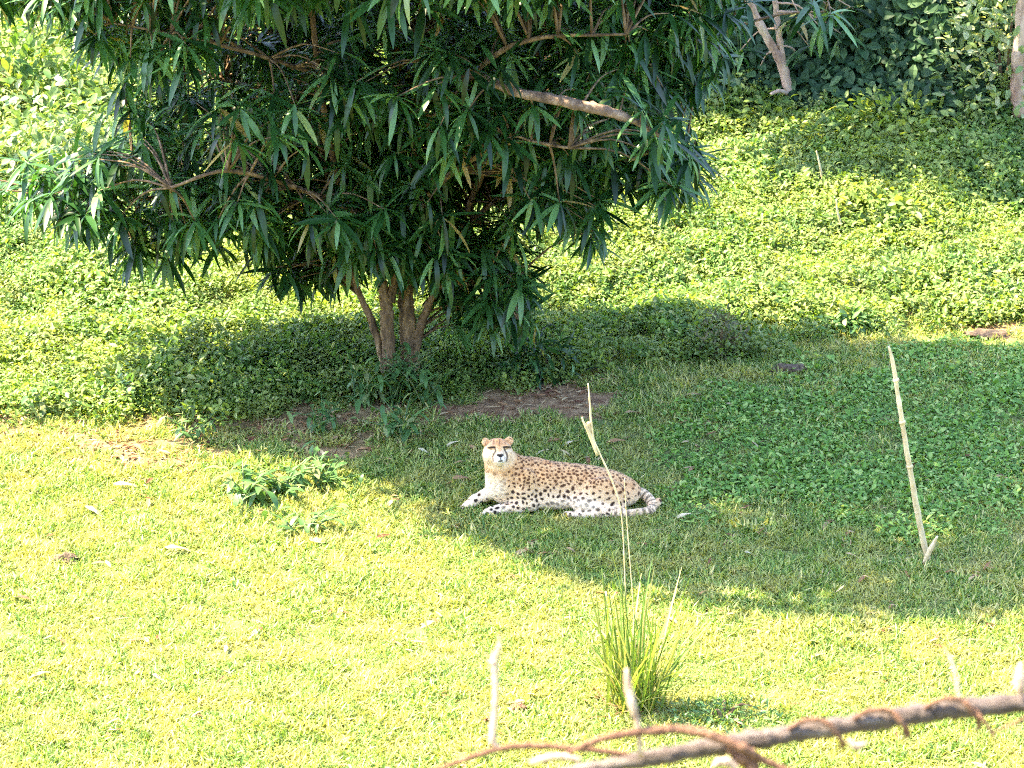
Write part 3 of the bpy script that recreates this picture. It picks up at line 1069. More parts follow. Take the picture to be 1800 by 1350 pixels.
# low boughs hanging beside the trunk
for a, b, q in ((800, 470, .1), (840, 500, -.1), (880, 520, 0), (905, 480, .2), (860, 555, .1), (900, 560, -.1), (820, 540, .15), (780, 500, .2), (930, 545, .1), (880, 450, 0), (840, 445, -.2), (760, 450, .1), (800, 570, .2), (740, 430, .3),
                (560, 470, .1), (600, 480, .2), (640, 455, .2), (520, 490, -.1), (480, 470, 0), (1040, 420, .2), (1035, 380, .2), (1190, 300, .4), (1215, 320, .5), (1150, 320, .4), (1100, 330, .3), (1130, 195, -2.15), (1165, 215, -2.1), (1100, 160, -2.0), (880, 120, -1.9), (800, 95, -1.7), (1150, 240, -1.9), (1255, 60, -.3), (1290, 30, -.3), (1270, 100, .2), (1310, 5, -.3), (1240, 20, .1), (1225, 90, .3), (1430, 5, .4), (1460, 25, .4)):
    cl.append(at_y(a, b, TY + q))
n_low = len(cl)
# unseen crown above the picture, spread to cast the shade on the lawn
while len(cl) < n_low + 1150:
    v = r2.standard_normal(3)
    v = v / np.linalg.norm(v) * (r2.uniform(0.25, 1) ** (1 / 3))
    p = np.array([-1.35, TY - 0.78, 5.35]) + v * np.array([3.3, 2.95, 2.0])
    if p[2] < 3.6 or p[2] < 3.9 and r2.random() < 0.5:
        continue
    cl.append(p)
cl = np.array(cl)
allL = np.concatenate([S[::2] for S in LIMBS])
# twigs from the nearest limb to each whorl of leaves
twigs = []
for c in cl[:n_low]:
    d = np.linalg.norm(allL[:, :3] - c, axis=1) + 0.4 * np.clip(allL[:, 2] - c[2] + 0.1, 0, 5)
    q = allL[np.argmin(d)][:3]
    mid = (q + c) / 2 + np.array([0, 0, 0.10 * np.linalg.norm(q - c)])
    twigs.append((spline(np.array([q, mid, c]), 3), np.linspace(0.011, 0.004, 7)))
V, F = tube(twigs, 4)
obj('twigs', mesh('twigs', V, F, M_bark, None, True), tree, kind='stuff')
hub = np.array([-0.9, TY, 2.6])
TEMPS = [leaf_template(wd, dr, 6, 0.22, 0.75, 0.85) for wd, dr in ((0.125, 0.2), (0.145, 0.55), (0.115, 0.9), (0.155, 0.35))]
bs, ds, Ls, ups, low, tone = [], [], [], [], [], []
for i, c in enumerate(cl):
    m = r2.integers(10, 17)
    ax = norm(norm(c - hub) * 0.55 + np.array([0, 0, 1.0]) + r2.standard_normal(3) * 0.25)
    e1 = norm(np.cross(ax, np.array([0.3, 0.5, 0.8])))
    e2 = np.cross(ax, e1)
    az = np.arange(m) * 2.4 + r2.random() * 6
    el = r2.uniform(-0.8, 0.6, m)
    d = (np.cos(az)[:, None] * e1 + np.sin(az)[:, None] * e2) * np.cos(el)[:, None] + ax * np.sin(el)[:, None]
    d[:, 2] -= r2.uniform(0.0, 0.25, m)
    d = norm(d)
    bs.append(c + r2.standard_normal((m, 3)) * 0.012)
    tone.append(np.clip(r2.normal(0.5, 0.26) + r2.standard_normal(m) * 0.12, 0, 0.97) + (r2.random(m) < 0.015) * 0.5)  # tone spread per whorl stands in for lit fans over dark gaps
    ds.append(d)
    ups.append(np.tile([0, 0, 1.0], (m, 1)) + 0.5 * ax + r2.standard_normal((m, 3)) * 0.2)
    Ls.append(r2.uniform(0.21, 0.36, m) * (1.0 if i < n_low else 1.25))
    low.append(np.full(m, i < n_low))
bs, ds, ups, Ls, low, tone = map(np.concatenate, (bs, ds, ups, Ls, low, tone))
tone = np.clip(tone, 0, 0.999)
Rl = frames(ds, ups)
var = r2.integers(0, 4, len(bs))
mid = bs + ds * Ls[:, None] * 0.5
px, py, dd = proj(mid)
vis = low & (px > 5) & (px < 1795) & (py > 5)
best = {}
for i in np.where(vis)[0]:
    k = (int(px[i] // 30), int(py[i] // 30))
    if k not in best or dd[i] < dd[best[k]]:
        best[k] = i
face = np.abs(np.einsum('ni,i->n', Rl[:, :, 2], -CF))
chosen = sorted(best.values(), key=lambda i: -(face[i] * Ls[i] * 3 - 0.1 * dd[i]))[:300]
single = np.zeros(len(bs), bool)
single[chosen] = True
rest = ~single
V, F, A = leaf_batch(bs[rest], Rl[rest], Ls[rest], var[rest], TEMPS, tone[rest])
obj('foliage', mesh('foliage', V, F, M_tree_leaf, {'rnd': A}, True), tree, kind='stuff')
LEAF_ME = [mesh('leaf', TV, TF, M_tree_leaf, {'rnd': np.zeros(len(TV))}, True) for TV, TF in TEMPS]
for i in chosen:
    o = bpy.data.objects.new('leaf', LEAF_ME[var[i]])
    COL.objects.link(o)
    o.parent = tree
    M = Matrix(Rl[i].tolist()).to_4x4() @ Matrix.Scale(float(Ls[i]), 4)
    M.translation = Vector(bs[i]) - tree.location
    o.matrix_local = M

# ------------------------------------------------------------------ slender forked tree on the slope behind
SB = ground(1400, 205)
SY = SB[1]
st = empty('slender_tree', SB, 'slender pale forked tree growing on the slope before the dark bank', 'tree')


def limb2(name, pts, parent, mat, seed, Y0, sides=9, n=8, amp=0.08, k=200):
    S = np.array([[*at_y(a, b, Y0 + c), wd * 0.5 / k] for a, b, c, wd in pts])
    S = knobby(spline(S, n), amp, seed)
    V, F = tube([(S[:, :3], S[:, 3])], sides)
    return obj(name, mesh(name, V, F, mat, None, True), parent), S


limb2('trunk', [(1404, 222, 0, 20), (1392, 175, 0, 19), (1372, 110, 0, 17), (1345, 60, 0, 16), (1318, 5, 0, 14), (1280, -80, 0, 12), (1220, -250, 0.2, 10), (1180, -420, 0.3, 7)], st, M_pale_bark, 60, SY)
limb2('branch', [(1380, 130, 0.02, 13), (1372, 80, 0.02, 12), (1366, 30, 0.05, 11), (1362, -40, 0.1, 9), (1380, -200, 0.2, 7), (1420, -380, 0.2, 5)], st, M_pale_bark, 61, SY)
limb2('branch', [(1385, 165, -0.05, 10), (1370, 160, -0.2, 8), (1355, 165, -0.3, 5)], st, M_pale_bark, 62, SY)
r3 = np.random.default_rng(33)
nL = 12000
v = norm(r3.standard_normal((nL, 3))) * (r3.random((nL, 1)) ** 0.4)
lobe = (np.arange(nL) < nL * 0.14)[:, None]
cc = np.where(lobe, np.array([1.35, SY - 0.9, 4.3]) + v * np.array([2.1, 1.0, 0.9]), np.array([-0.8, SY + 2.4, 5.0]) + v * np.array([2.6, 2.4, 1.7]))  # unseen lobes, placed to shade the slope (first) and the bank (second)
limb2('branch', [(1225, -240, 0.2, 8), (1260, -420, -0.3, 7), (1330, -560, -0.9, 5)], st, M_pale_bark, 63, SY)  # out-of-view branch added to reach the slope-shading lobe
d = norm(r3.standard_normal((nL, 3)) + np.array([0, 0, -0.6]))
V, F, A = leaf_batch(cc, frames(d, np.tile([0, 0, 1.0], (nL, 1)) + 0.3 * r3.standard_normal((nL, 3))), r3.uniform(0.18, 0.34, nL), r3.integers(0, 2, nL), [leaf_template(0.35, 0.4, 3), leaf_template(0.3, 0.9, 3)])
obj('crown', mesh('crown', V, F, M_tree_leaf_far, {'rnd': A}), st, kind='stuff')
sb, sdir = [], []
for (a, b, c) in ((1470, 20, 0), (1440, 45, -0.1), (1425, 85, 0.1), (1480, 60, 0.1), (1405, 25, -0.1), (1500, 15, 0.1), (1450, -20, 0), (1300, 90, 0.3), (1330, 130, 0.3), (1420, 120, 0.2)):
    p = at_y(a, b, SY + c)
    for k in range(9):
        az = r3.random() * 2 * math.pi
        sb.append(p + r3.standard_normal(3) * 0.02)
        sdir.append(norm(np.array([math.cos(az), math.sin(az) * 0.7, r3.uniform(-1.0, 0.2)])))
    q = at_y(1366, max(-30, b - 40), SY)
    line = spline(np.array([[*q, 0.012], [*((p + q) / 2 + [0, 0, 0.08]), 0.009], [*p, 0.004]]), 4)
    V, F = tube([(line[:, :3], line[:, 3])], 5)
    obj('twig', mesh('twig', V, F, M_pale_bark, None, True), st)
sb, sdir = np.array(sb), np.array(sdir)
V, F, A = leaf_batch(sb, frames(sdir, np.tile([0, -0.3, 1.0], (len(sb), 1))), r3.uniform(0.2, 0.34, len(sb)), r3.integers(0, 2, len(sb)), [leaf_template(0.15, 0.5, 5), leaf_template(0.17, 1.0, 5)])
obj('sprig_leaves', mesh('sprig_leaves', V, F, M_tree_leaf, {'rnd': A}, True), st, kind='stuff')


# ------------------------------------------------------------------ shrubs
def shrub(name, label, px, py, w_, h_, n, L, mat, Wd=0.5, seed=0, cat='shrub', group=None, depth=None, stems=4, top=0.0, droop=(0.2, 0.9), dy=0.0):
    r = np.random.default_rng(seed)
    B = ground(px, py)
    if dy:
        B = at_y(px, py, B[1] + dy)
        B[2] = H(B[0], B[1])
    root = empty(name, B, label, cat, group)
    depth = depth or w_ * 0.8
    v = norm(r.standard_normal((n, 3)))
    v[:, 2] = np.abs(v[:, 2]) * 1.0
    p = v * (r.random((n, 1)) ** 0.45) * np.array([w_ / 2, depth / 2, h_])
    lob = 1 + 0.45 * fbm(np.arctan2(v[:, 1], v[:, 0]) * 1.6 + seed, v[:, 2] * 3 + seed)
    p = p * lob[:, None]
    p[:, 0] += top * p[:, 2]
    d = norm(norm(p) + r.standard_normal((n, 3)) * 0.7 + np.array([0, 0, -0.1]))
    V, F, A = leaf_batch(p + B, frames(d, np.tile([0, 0, 1.0], (n, 1)) + 0.4 * r.standard_normal((n, 3))), r.uniform(L * 0.6, L * 1.2, n), r.integers(0, 3, n),
                         [leaf_template(Wd, q, 4, 0.2, 0.55, 0.65) for q in np.linspace(*droop, 3)], r.random(n))
    obj('foliage', mesh('foliage', V, F, mat, {'rnd': A}, True), root, kind='stuff')
    for k in range(stems):
        e = p[r.integers(0, n)] * 0.8
        S = spline(np.array([[*B - [0, 0, 0.03], 0.018], [*(B + e * 0.5 + [0, 0, 0.05]), 0.012], [*(B + e), 0.005]]), 4)
        V, F = tube([(S[:, :3], S[:, 3])], 6)
        obj('stem', mesh('stem', V, F, M_bark, None, True), root)
    return root


# top right: bushes and draped creeper before and on the dark bank
shrub('vine_covered_bush', 'tall vine-draped bush with pale sunlit leaves at the top right corner', 1765, 205, 1.3, 1.9, 1500, 0.10, M_vine_leaf, seed=101, stems=5)
vb = bpy.data.objects['vine_covered_bush']
limb2('trunk', [(1792, 205, 0.1, 26), (1788, 120, 0.1, 24), (1796, 20, 0.1, 22), (1800, -120, 0.1, 18)], vb, M_pale_bark, 64, ground(1765, 205)[1] - 0.45)
shrub('leafy_bush', 'pale leafy shrub overhanging the dark bank right of the forked tree', 1530, 75, 0.8, 1.0, 380, 0.12, M_shrub, seed=102, stems=3, dy=0.0)
shrub('sapling', 'dark leafy sapling on the bank below the black hollow at top right', 1610, 110, 0.9, 0.6, 300, 0.15, M_bank, seed=103, stems=3)
shrub('creeper_mound', 'sunlit creeper mound at the foot of the forked tree', 1330, 225, 1.0, 0.34, 420, 0.10, M_cover, seed=104, stems=2)
shrub('creeper_mound', 'bright creeper mound on the slope crest right of the forked tree', 1570, 215, 1.4, 0.36, 560, 0.10, M_cover, seed=105, stems=2)
shrub('creeper_mound', 'pale sunlit creeper mound on the mid slope in front of the grey shade', 1560, 400, 1.0, 0.30, 420, 0.09, M_cover, seed=106, stems=2)
# top left, behind the crown
shrub('sunlit_bush', 'large pale sunlit bush behind the left edge of the crown', 120, 330, 2.0, 1.0, 1500, 0.10, M_shrub, seed=107, stems=4)
shrub('sunlit_bush', 'yellow-green bush half hidden at the top left corner', 20, 190, 1.8, 1.0, 1000, 0.12, M_cover, seed=108, stems=4)
# low bushes along the edge of the lawn
shrub('low_bush', 'small dark brownish bush at the lawn edge right of the tree', 1265, 625, 0.5, 0.42, 340, 0.06, M_brown_weed, 0.3, seed=109, stems=14)
shrub('low_bush', 'low dark-leaved bush in the sun above the yellow grass strip', 1490, 575, 0.55, 0.16, 220, 0.09, M_weed, seed=110, stems=3)
shrub('low_bush', 'thin straggly bush at the edge of the creeper left of the tree', 210, 720, 0.36, 0.32, 150, 0.07, M_weed, seed=111, stems=6)
shrub('low_bush', 'thin scrubby weeds on the lawn between the reed tuft and the dead branch', 1270, 1265, 0.9, 0.13, 420, 0.05, M_weed, 0.3, seed=113, stems=3)
shrub('drooping_shrub', 'dark drooping shrub with long leaves right of the trunk', 940, 655, 0.8, 0.34, 330, 0.17, M_tree_leaf, 0.16, seed=112, stems=4, droop=(0.8, 1.6))


# ------------------------------------------------------------------ weeds with leaves one can pick out
W_T = [leaf_template(0.32, dr, 4, 0.25, 0.55, 0.75) for dr in (0.4, 0.9, 1.3)]
W_ME = [mesh('leaf', TV, TF, M_weed, {'rnd': np.zeros(len(TV))}, True) for TV, TF in W_T]


def weed(label, px, py, n_stem, height, L, seed, lean=0.25, group='weeds around the trunk and lawn edge'):
    r = np.random.default_rng(seed)
    B = ground(px, py)
    root = empty('weed', B, label, 'weed', group)
    for k in range(n_stem):
        az = r.random() * 2 * math.pi
        tip = np.array([math.cos(az) * lean * r.uniform(0.3, 1.6), math.sin(az) * lean * r.uniform(0.3, 1.6), height * r.uniform(0.6, 1.1)])
        off = np.array([*(r.standard_normal(2) * 0.04), 0])
        S = spline(np.array([[*(B + off - [0, 0, 0.02]), 0.006], [*(B + off + tip * np.array([0.35, 0.35, 0.6])), 0.005], [*(B + off + tip), 0.0025]]), 4)
        V, F = tube([(S[:, :3], S[:, 3])], 5)
        obj('stem', mesh('stem', V, F, M_weed, None, True), root)
        for t in np.linspace(0.3, 1, 6):
            p = S[int(t * (len(S) - 1)), :3]
            a2 = r.random() * 2 * math.pi
            d = norm(np.array([math.cos(a2), math.sin(a2), r.uniform(-0.4, 0.6)]))
            R = frames(d[None], np.array([[0, 0, 1.0]]))[0]
            o = bpy.data.objects.new('leaf', W_ME[r.integers(0, 3)])
            COL.objects.link(o)
            o.parent = root
            M = Matrix(R.tolist()).to_4x4() @ Matrix.Scale(float(L * r.uniform(0.7, 1.2)), 4)
            M.translation = Vector(p) - root.location
            o.matrix_local = M
    return root


weed('leafy weed standing directly before the tree trunk', 690, 715, 12, 0.42, 0.13, 201)
weed('leafy weed at the right foot of the trunk by the bare soil', 750, 715, 11, 0.40, 0.13, 202)
weed('leafy weed at the left foot of the trunk', 640, 715, 10, 0.34, 0.12, 203)
weed('tall leafy weed between the trunk and the head of the cheetah', 705, 775, 9, 0.30, 0.12, 204)
weed('broad-leaved weed in the sun at the left end of the weed patch', 430, 880, 9, 0.24, 0.16, 205, 0.2)
weed('dark sprawling weed in the middle of the sunny weed patch', 505, 865, 13, 0.2, 0.12, 206, 0.3)
weed('bushy weed at the edge of the shade left of the cheetah', 570, 850, 13, 0.18, 0.11, 207, 0.3)
weed('low weed in the sun below the weed patch', 525, 935, 9, 0.14, 0.11, 208, 0.25)
weed('small weed clump on the brown straw left of the trunk', 560, 755, 8, 0.22, 0.10, 209)
weed('weed among the creeper at the far left lawn edge', 60, 735, 5, 0.2, 0.11, 210)
weed('weed with pale leaves on the brown strip at left', 330, 770, 7, 0.2, 0.10, 211)


# ------------------------------------------------------------------ reeds, canes, sticks
def line_obj(name, pts, mat, parent=None, sides=7, n=6, amp=0.05, seed=0, **kw):
    S = knobby(spline(np.array(pts, float), n), amp, seed)
    V, F = tube([(S[:, :3], S[:, 3])], sides)
    return obj(name, mesh(name, V, F, mat, None, True), parent, **kw)


GB = ground(1115, 1248)
tuft = empty('reed_tuft', GB, 'tall green reed tuft growing from the sunny lawn in front of the cheetah', 'grass tuft')
rt = np.random.default_rng(44)
R_T = [leaf_template(0.022, dr, 7, 0.3, 0.25, 0.6) for dr in (0.08, 0.25, 0.5, 0.95)]
R_ME = [mesh('blade', TV, TF, M_reed, {'rnd': np.zeros(len(TV))}, True) for TV, TF in R_T]
DB_ME = mesh('dead_blade', *R_T[2], M_litter, {'rnd': np.zeros(len(R_T[2][0]))}, True)
for k in range(190):
    az = rt.random() * 2 * math.pi
    el_ = math.radians(rt.uniform(56, 89))
    d = np.array([math.cos(az) * math.cos(el_), math.sin(az) * math.cos(el_), math.sin(el_)])
    b = GB + np.array([*(rt.standard_normal(2) * 0.07), -0.01])
    Lb = rt.uniform(0.35, 0.8) if k > 30 else rt.uniform(0.75, 1.12)
    R = frames(d[None], (np.array([0, 0, 1.0]) + rt.standard_normal(3) * 0.2)[None])[0]
    o = bpy.data.objects.new('blade', R_ME[rt.integers(0, 4) if k > 30 else rt.integers(0, 2)])
    COL.objects.link(o)
    o.parent = tuft
    M = Matrix(R.tolist()).to_4x4() @ Matrix.Diagonal((Lb * 0.9 if Lb < 0.7 else 0.8, Lb, Lb, 1))
    M.translation = Vector(b) - tuft.location
    o.matrix_local = M
for k in range(36):                                 # dead blades matted at the foot of the tuft
    az = rt.random() * 2 * math.pi
    el_ = math.radians(rt.uniform(5, 50))
    d = np.array([math.cos(az) * math.cos(el_), math.sin(az) * math.cos(el_), math.sin(el_)])
    Lb = rt.uniform(0.12, 0.32)
    R = frames(d[None], np.array([[0, 0, 1.0]]))[0]
    o = bpy.data.objects.new('dead_blade', DB_ME)
    COL.objects.link(o)
    o.parent = tuft
    M = Matrix(R.tolist()).to_4x4() @ Matrix.Diagonal((0.3, Lb, Lb, 1))
    M.translation = Vector(GB + np.array([*(rt.standard_normal(2) * 0.09), 0.01])) - tuft.location
    o.matrix_local = M
GY = GB[1]


def gp(px, py, dy, r):
    return [*at_y(px, py, GY + dy), r]


line_obj('dry_stalk', [gp(1108, 1225, 0, 0.0035), gp(1100, 1050, 0.02, 0.0035), gp(1093, 910, 0.05, 0.004), gp(1078, 850, 0.06, 0.006), gp(1058, 805, 0.07, 0.006), gp(1040, 765, 0.08, 0.007),
                       gp(1034, 742, 0.08, 0.011)], M_cane, tuft, seed=1)
line_obj('dry_stalk', [gp(1045, 780, 0.08, 0.006), gp(1040, 750, 0.08, 0.007), gp(1037, 710, 0.08, 0.006), gp(1034, 674, 0.08, 0.004)], M_cane, tuft, seed=2)
line_obj('dry_stalk', [gp(1050, 800, 0.075, 0.009), gp(1036, 762, 0.07, 0.012), gp(1026, 742, 0.07, 0.007), gp(1023, 733, 0.07, 0.004)], M_cane, tuft, seed=3)
line_obj('dry_stalk', [gp(1122, 1225, 0, 0.003), gp(1112, 1050, 0.0, 0.003), gp(1103, 930, 0, 0.003), gp(1099, 870, 0, 0.0025), gp(1098, 840, 0, 0.002)], M_cane, tuft, seed=4)
for k, (x0, x1, y1) in enumerate(((1060, 1046, 1030), (1072, 1058, 1000), (1085, 1070, 1040), (1130, 1138, 1040), (1100, 1092, 1010))):
    line_obj('dry_stalk', [gp(x0 + 20, 1240, 0, 0.007), gp(x0, 1140, -0.02, 0.006), gp(x1, y1, -0.03, 0.003)], M_reed, tuft, seed=5 + k)

# the dry cane standing in the shade at right
CB = ground(1630, 985)
cane = empty('dry_cane', CB, 'tall pale dry cane leaning in the green shade at right', 'stick')
CYY = CB[1]
cp = lambda a, b, r, dy=0.0: [*at_y(a, b, CYY + dy), r]
line_obj('stalk', [cp(1632, 985, 0.02), cp(1620, 935, 0.023), cp(1606, 860, 0.021), cp(1592, 780, 0.019), cp(1580, 705, 0.017), cp(1570, 640, 0.016), cp(1562, 608, 0.006)], M_cane, cane, 9, seed=20)
for k, (a, b) in enumerate(((1613, 900), (1599, 820), (1586, 742), (1575, 668))):
    line_obj('node', [cp(a + 1, b + 3, 0.02), cp(a, b, 0.0255), cp(a - 1, b - 3, 0.02)], M_cane, cane, 8, 3, 0.02, 30 + k)
line_obj('dry_stub', [cp(1624, 990, 0.014, -0.1), cp(1636, 965, 0.02, -0.1), cp(1648, 942, 0.007, -0.1)], M_cane, cane, 8, seed=40)
# faint dry stems on the far slope
for k, (pp, lab) in enumerate(([[(1455, 345), (1447, 320), (1440, 285), (1435, 265)], 'thin pale dry stem standing in the grey shade of the slope'],
                               [[(1482, 420), (1478, 395), (1472, 370), (1470, 350)], 'short pale dry stem on the sunny slope above the lawn'])):
    b = ground(*pp[0])
    line_obj('dry_stem', [[*at_y(a, c, b[1]), 0.012 - 0.002 * i] for i, (a, c) in enumerate(pp)], M_cane, None, 6, seed=50 + k, label=lab, cat='stem', group='dry stems on the slope')


# ------------------------------------------------------------------ clods, fruit, fallen leaves
def clod(name, label, cat, px, py, r, mat, seed, sq=(1, 0.8, 0.6)):
    rr = np.random.default_rng(seed)
    B = ground(px, py)
    nu, nv = 28, 16
    a, b = np.meshgrid(np.linspace(0, 2 * math.pi, nu, endpoint=False), np.linspace(0.02, math.pi - 0.02, nv))
    v = np.stack([np.cos(a) * np.sin(b), np.sin(a) * np.sin(b), np.cos(b)], -1).reshape(-1, 3)
    nn = 1 + 1.0 * fbm(v[:, 0] * 2.4 + seed, v[:, 2] * 2.4 + v[:, 1] * 1.9 + seed)
    V = v * nn[:, None] * r * np.array(sq)
    i, j = np.meshgrid(np.arange(nv - 1), np.arange(nu), indexing='ij')
    F = np.stack([i * nu + j, (i + 1) * nu + j, (i + 1) * nu + (j + 1) % nu, i * nu + (j + 1) % nu], -1).reshape(-1, 4)
    o = obj(name, mesh(name, V, F, mat, None, True), None, label, cat)
    o.location = Vector(B) + Vector((0, 0, r * sq[2] * 0.2))
    return o


clod('earth_clod', 'brown earth clod on the sunlit lawn at far left', 'clod', 115, 988, 0.085, M_clod, 1, (1.1, 0.7, 0.6))
clod('dark_stone', 'flat dark stone in the shade below the yellow grass strip', 'stone', 1388, 655, 0.13, M_clod, 2, (1.2, 0.8, 0.45))
clod('soil_mound', 'reddish mound of bare earth at the right edge of the lawn', 'mound', 1742, 590, 0.13, M_clod, 3, (1.5, 0.9, 0.3))
clod('fallen_fruit', 'small round brown fruit on the lawn left of the reed tuft', 'fruit', 911, 1248, 0.05, M_vine, 4, (1, 0.9, 0.85))

D_T = [leaf_template(wd, dr, 4, 0.35, 0.6, 0.7, 0.25) for wd, dr in ((0.28, 0.5), (0.2, 1.0), (0.35, 0.2))]
D_ME = [mesh('fallen_leaf', TV, TF, M_dry, {'rnd': np.zeros(len(TV))}, True) for TV, TF in D_T]
FALLEN = [
    ('pale dry leaf on the shaded grass just right of the tall dry stalk', 1098, 737, 0, 0.17),
    ('pale dry leaf directly above the middle of the cheetah back', 1017, 786, 0, 0.15),
    ('pale dry leaf above the cheetah rump right of the stalk', 1098, 786, 0, 0.15),
    ('curled dry leaf between the bare soil and the cheetah shoulder', 962, 768, 1, 0.15),
    ('dry leaf behind the cheetah back beside the head', 965, 802, 1, 0.15),
    ('dry leaf touching the top of the cheetah back near the middle', 985, 803, 1, 0.13),
    ('pale dry leaf left of the cheetah chest', 795, 853, 0, 0.17),
    ('small pale leaf left of the cheetah neck', 820, 823, 0, 0.11),
    ('upright pale leaf left of the cheetah head', 806, 788, 1, 0.13),
    ('pale leaf on bare soil below the tree trunk', 735, 800, 1, 0.14),
    ('pale leaf in the shade near the bare soil right of the stalk', 1275, 720, 2, 0.12),
    ('small pale leaf among the broad leaves above the cheetah rump', 1210, 750, 1, 0.13),
    ('brown curled leaf high in the right shade near the picture edge', 1745, 668, 1, 0.17),
    ('pale leaf on the shaded grass below the cheetah tail', 1215, 915, 0, 0.14),
    ('white leaf on the edge of the shade right of the reed tuft top', 1308, 983, 1, 0.12),
    ('small pale leaf at the edge of the shade below the cheetah belly', 995, 975, 1, 0.10),
    ('small pale leaf at the lower edge of the right shade', 1485, 985, 0, 0.11),
    ('long brown leaf below the weed patch on the sunny lawn', 290, 975, 0, 0.20),
    ('brown strip of dry leaf on the sunny lawn under the brown straw', 200, 863, 0, 0.22),
    ('brown dry leaf on the sunny lawn above the earth clod', 150, 902, 0, 0.18),
    ('long dry leaf right below the low sunny weed', 545, 962, 0, 0.22),
    ('small dark leaf low on the sunny lawn at left', 365, 1240, 1, 0.10),
    ('thin brown leaf at the left edge of the sunny lawn', 90, 1195, 0, 0.16),
    ('pale curled leaf on the sunny lawn above the dead branch', 1450, 1163, 0, 0.12),
    ('small dark red leaf on the sunny lawn right of the reed tuft', 1243, 1051, 1, 0.09),
]
rf = np.random.default_rng(9)
for lab, a, b, k, s in FALLEN:
    p = ground(a, b)
    o = obj('fallen_leaf', D_ME[k], None, lab, 'leaf', 'fallen dry leaves')
    o.location = Vector(p) + Vector((0, 0, 0.055))
    o.rotation_euler = (rf.uniform(-0.15, 0.15), rf.uniform(-0.25, 0.25), rf.choice([-1, 1]) * math.pi / 2 + rf.uniform(-0.5, 0.5))
    o.scale = (s, s, s)

# ------------------------------------------------------------------ the dead branch before the viewer, wound round with vine
DB = 9.0
bp = lambda a, b, wd, d=DB: [*at_d(a, b, d), wd * 0.5 * d / FPX]
e0, e1 = np.array(at_d(2500, 1130, DB)), None
rootp = np.array([e0[0] + 0.5, e0[1] + 0.2, 0])
rootp[2] = H(rootp[0], rootp[1])
deadb = empty('dead_branch', rootp, 'bare grey-brown dead branch wound round with brown vine, close in the lower right', 'branch')
line_obj('bough', [bp(700, 1440, 20), bp(900, 1385, 24), bp(1060, 1348, 28), bp(1180, 1326, 31), bp(1300, 1305, 34), bp(1400, 1289, 35), bp(1530, 1268, 35), bp(1650, 1250, 36), bp(1800, 1235, 37), bp(2100, 1200, 40),
                   bp(2400, 1150, 44), [rootp[0] - 0.1, rootp[1], e0[2] - 0.1, 0.03], [rootp[0], rootp[1], rootp[2] - 0.05, 0.04]], M_rail, deadb, 14, 14, 0.085, 70)
# the arching vine and its coils
line_obj('vine', [bp(700, 1380, 9), bp(790, 1345, 10), bp(870, 1318, 12), bp(930, 1311, 13), bp(1020, 1316, 12), bp(1100, 1326, 10), bp(1150, 1336, 8)], M_vine, deadb, 8, 8, 0.08, 71)
line_obj('vine', [bp(985, 1330, 8, 8.95), bp(1040, 1305, 13, 8.95), bp(1110, 1288, 17, 8.95), bp(1190, 1282, 18, 8.95), bp(1260, 1296, 18, 8.93), bp(1310, 1318, 18, 8.93), bp(1350, 1340, 14, 8.95), bp(1420, 1365, 12, 8.95)], M_vine, deadb, 8, 8, 0.09, 72)
for k, (cx, cy, wd) in enumerate(((1440, 1284, 1.0), (1555, 1266, 1.0), (1680, 1247, 1.2))):
    line_obj('tendril', [bp(cx - 55, cy - 2, 7, 8.98), bp(cx - 25, cy - 18, 10, 8.97), bp(cx + 10, cy - 16, 11, 8.96), bp(cx + 32, cy + 6, 11, 8.96), bp(cx + 42, cy + 24 * wd, 9, 8.98), bp(cx + 36, cy + 30 * wd, 6, 9.02)], M_vine, deadb, 7, 6, 0.1, 80 + k)
line_obj('tendril', [bp(1700, 1238, 9, 8.97), bp(1722, 1258, 8, 8.96), bp(1742, 1285, 7, 8.96), bp(1748, 1300, 4, 8.96)], M_vine, deadb, 7, 5, 0.1, 84)
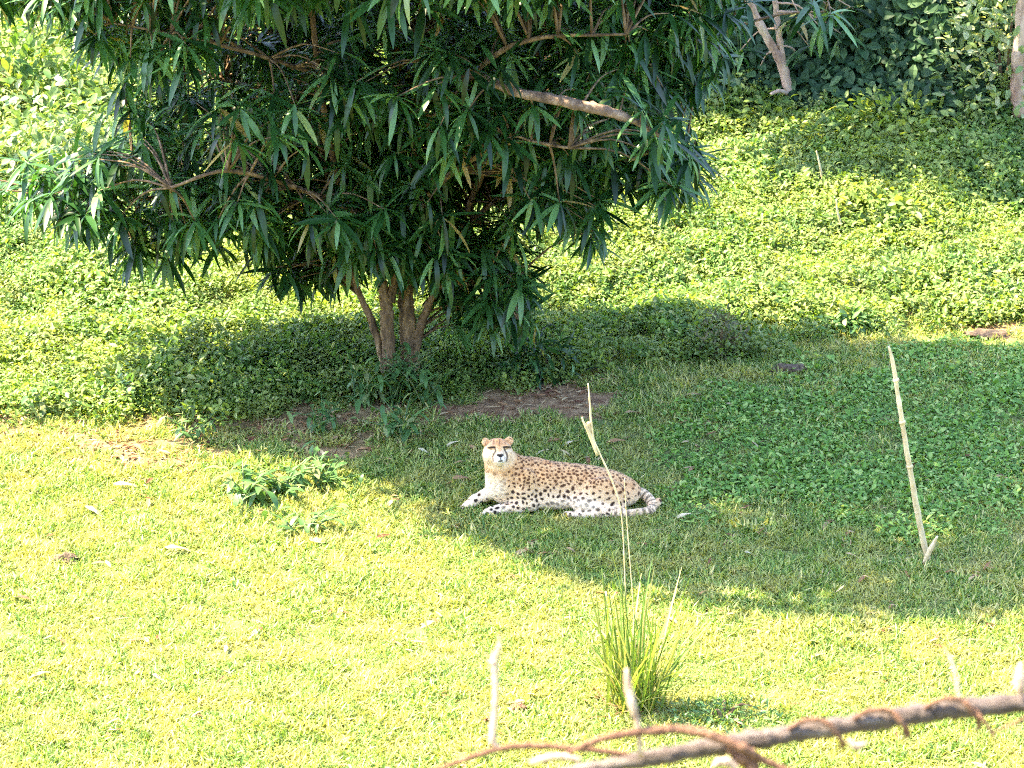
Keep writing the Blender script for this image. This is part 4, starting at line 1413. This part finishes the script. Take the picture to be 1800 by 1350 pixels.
line_obj('tendril', [bp(1740, 1290, 5, 8.97), bp(1775, 1275, 6, 8.97), bp(1830, 1250, 7, 8.97), bp(1900, 1235, 8, 8.98)], M_vine, deadb, 7, 5, 0.08, 85)
line_obj('knot', [bp(1285, 1308, 20, 8.96), bp(1298, 1322, 34, 8.95), bp(1318, 1342, 30, 8.95), bp(1330, 1356, 14, 8.96)], M_vine, deadb, 9, 5, 0.16, 86)
line_obj('thorn', [bp(1590, 1275, 12, 8.97), bp(1592, 1290, 7, 8.97), bp(1590, 1302, 2, 8.97)], M_vine, deadb, 6, 4, 0.05, 87)
line_obj('bud', [bp(1795, 1222, 12, 8.97), bp(1793, 1205, 20, 8.97), bp(1792, 1185, 18, 8.97), bp(1795, 1165, 6, 8.97)], M_bleached, deadb, 8, 5, 0.05, 88)
# bleached upright twigs
line_obj('twig', [bp(880, 1318, 9), bp(866, 1302, 14), bp(868, 1270, 12), bp(871, 1220, 11), bp(870, 1180, 13), bp(868, 1160, 15), bp(876, 1140, 8), bp(878, 1118, 3)], M_bleached, deadb, 8, 6, 0.08, 90)
line_obj('twig', [bp(1126, 1330, 10, 8.97), bp(1122, 1280, 11, 8.95), bp(1112, 1240, 14, 8.94), bp(1104, 1205, 13, 8.94), bp(1101, 1175, 6, 8.94)], M_bleached, deadb, 8, 6, 0.09, 91)
line_obj('twig', [bp(1688, 1240, 7), bp(1682, 1200, 7), bp(1674, 1165, 6), bp(1660, 1140, 3)], M_bleached, deadb, 7, 5, 0.1, 92)
line_obj('twig', [bp(930, 1342, 10, 8.9), bp(975, 1330, 14, 8.9), bp(1020, 1336, 10, 8.9)], M_bleached, deadb, 7, 5, 0.12, 93)
line_obj('twig', [bp(1490, 1300, 8, 8.98), bp(1505, 1312, 15, 8.98), bp(1525, 1305, 6, 8.98)], M_bleached, deadb, 7, 5, 0.15, 94)
line_obj('twig', [bp(1255, 1345, 12, 8.9), bp(1275, 1338, 18, 8.9), bp(1295, 1350, 12, 8.9)], M_bleached, deadb, 7, 5, 0.15, 95)
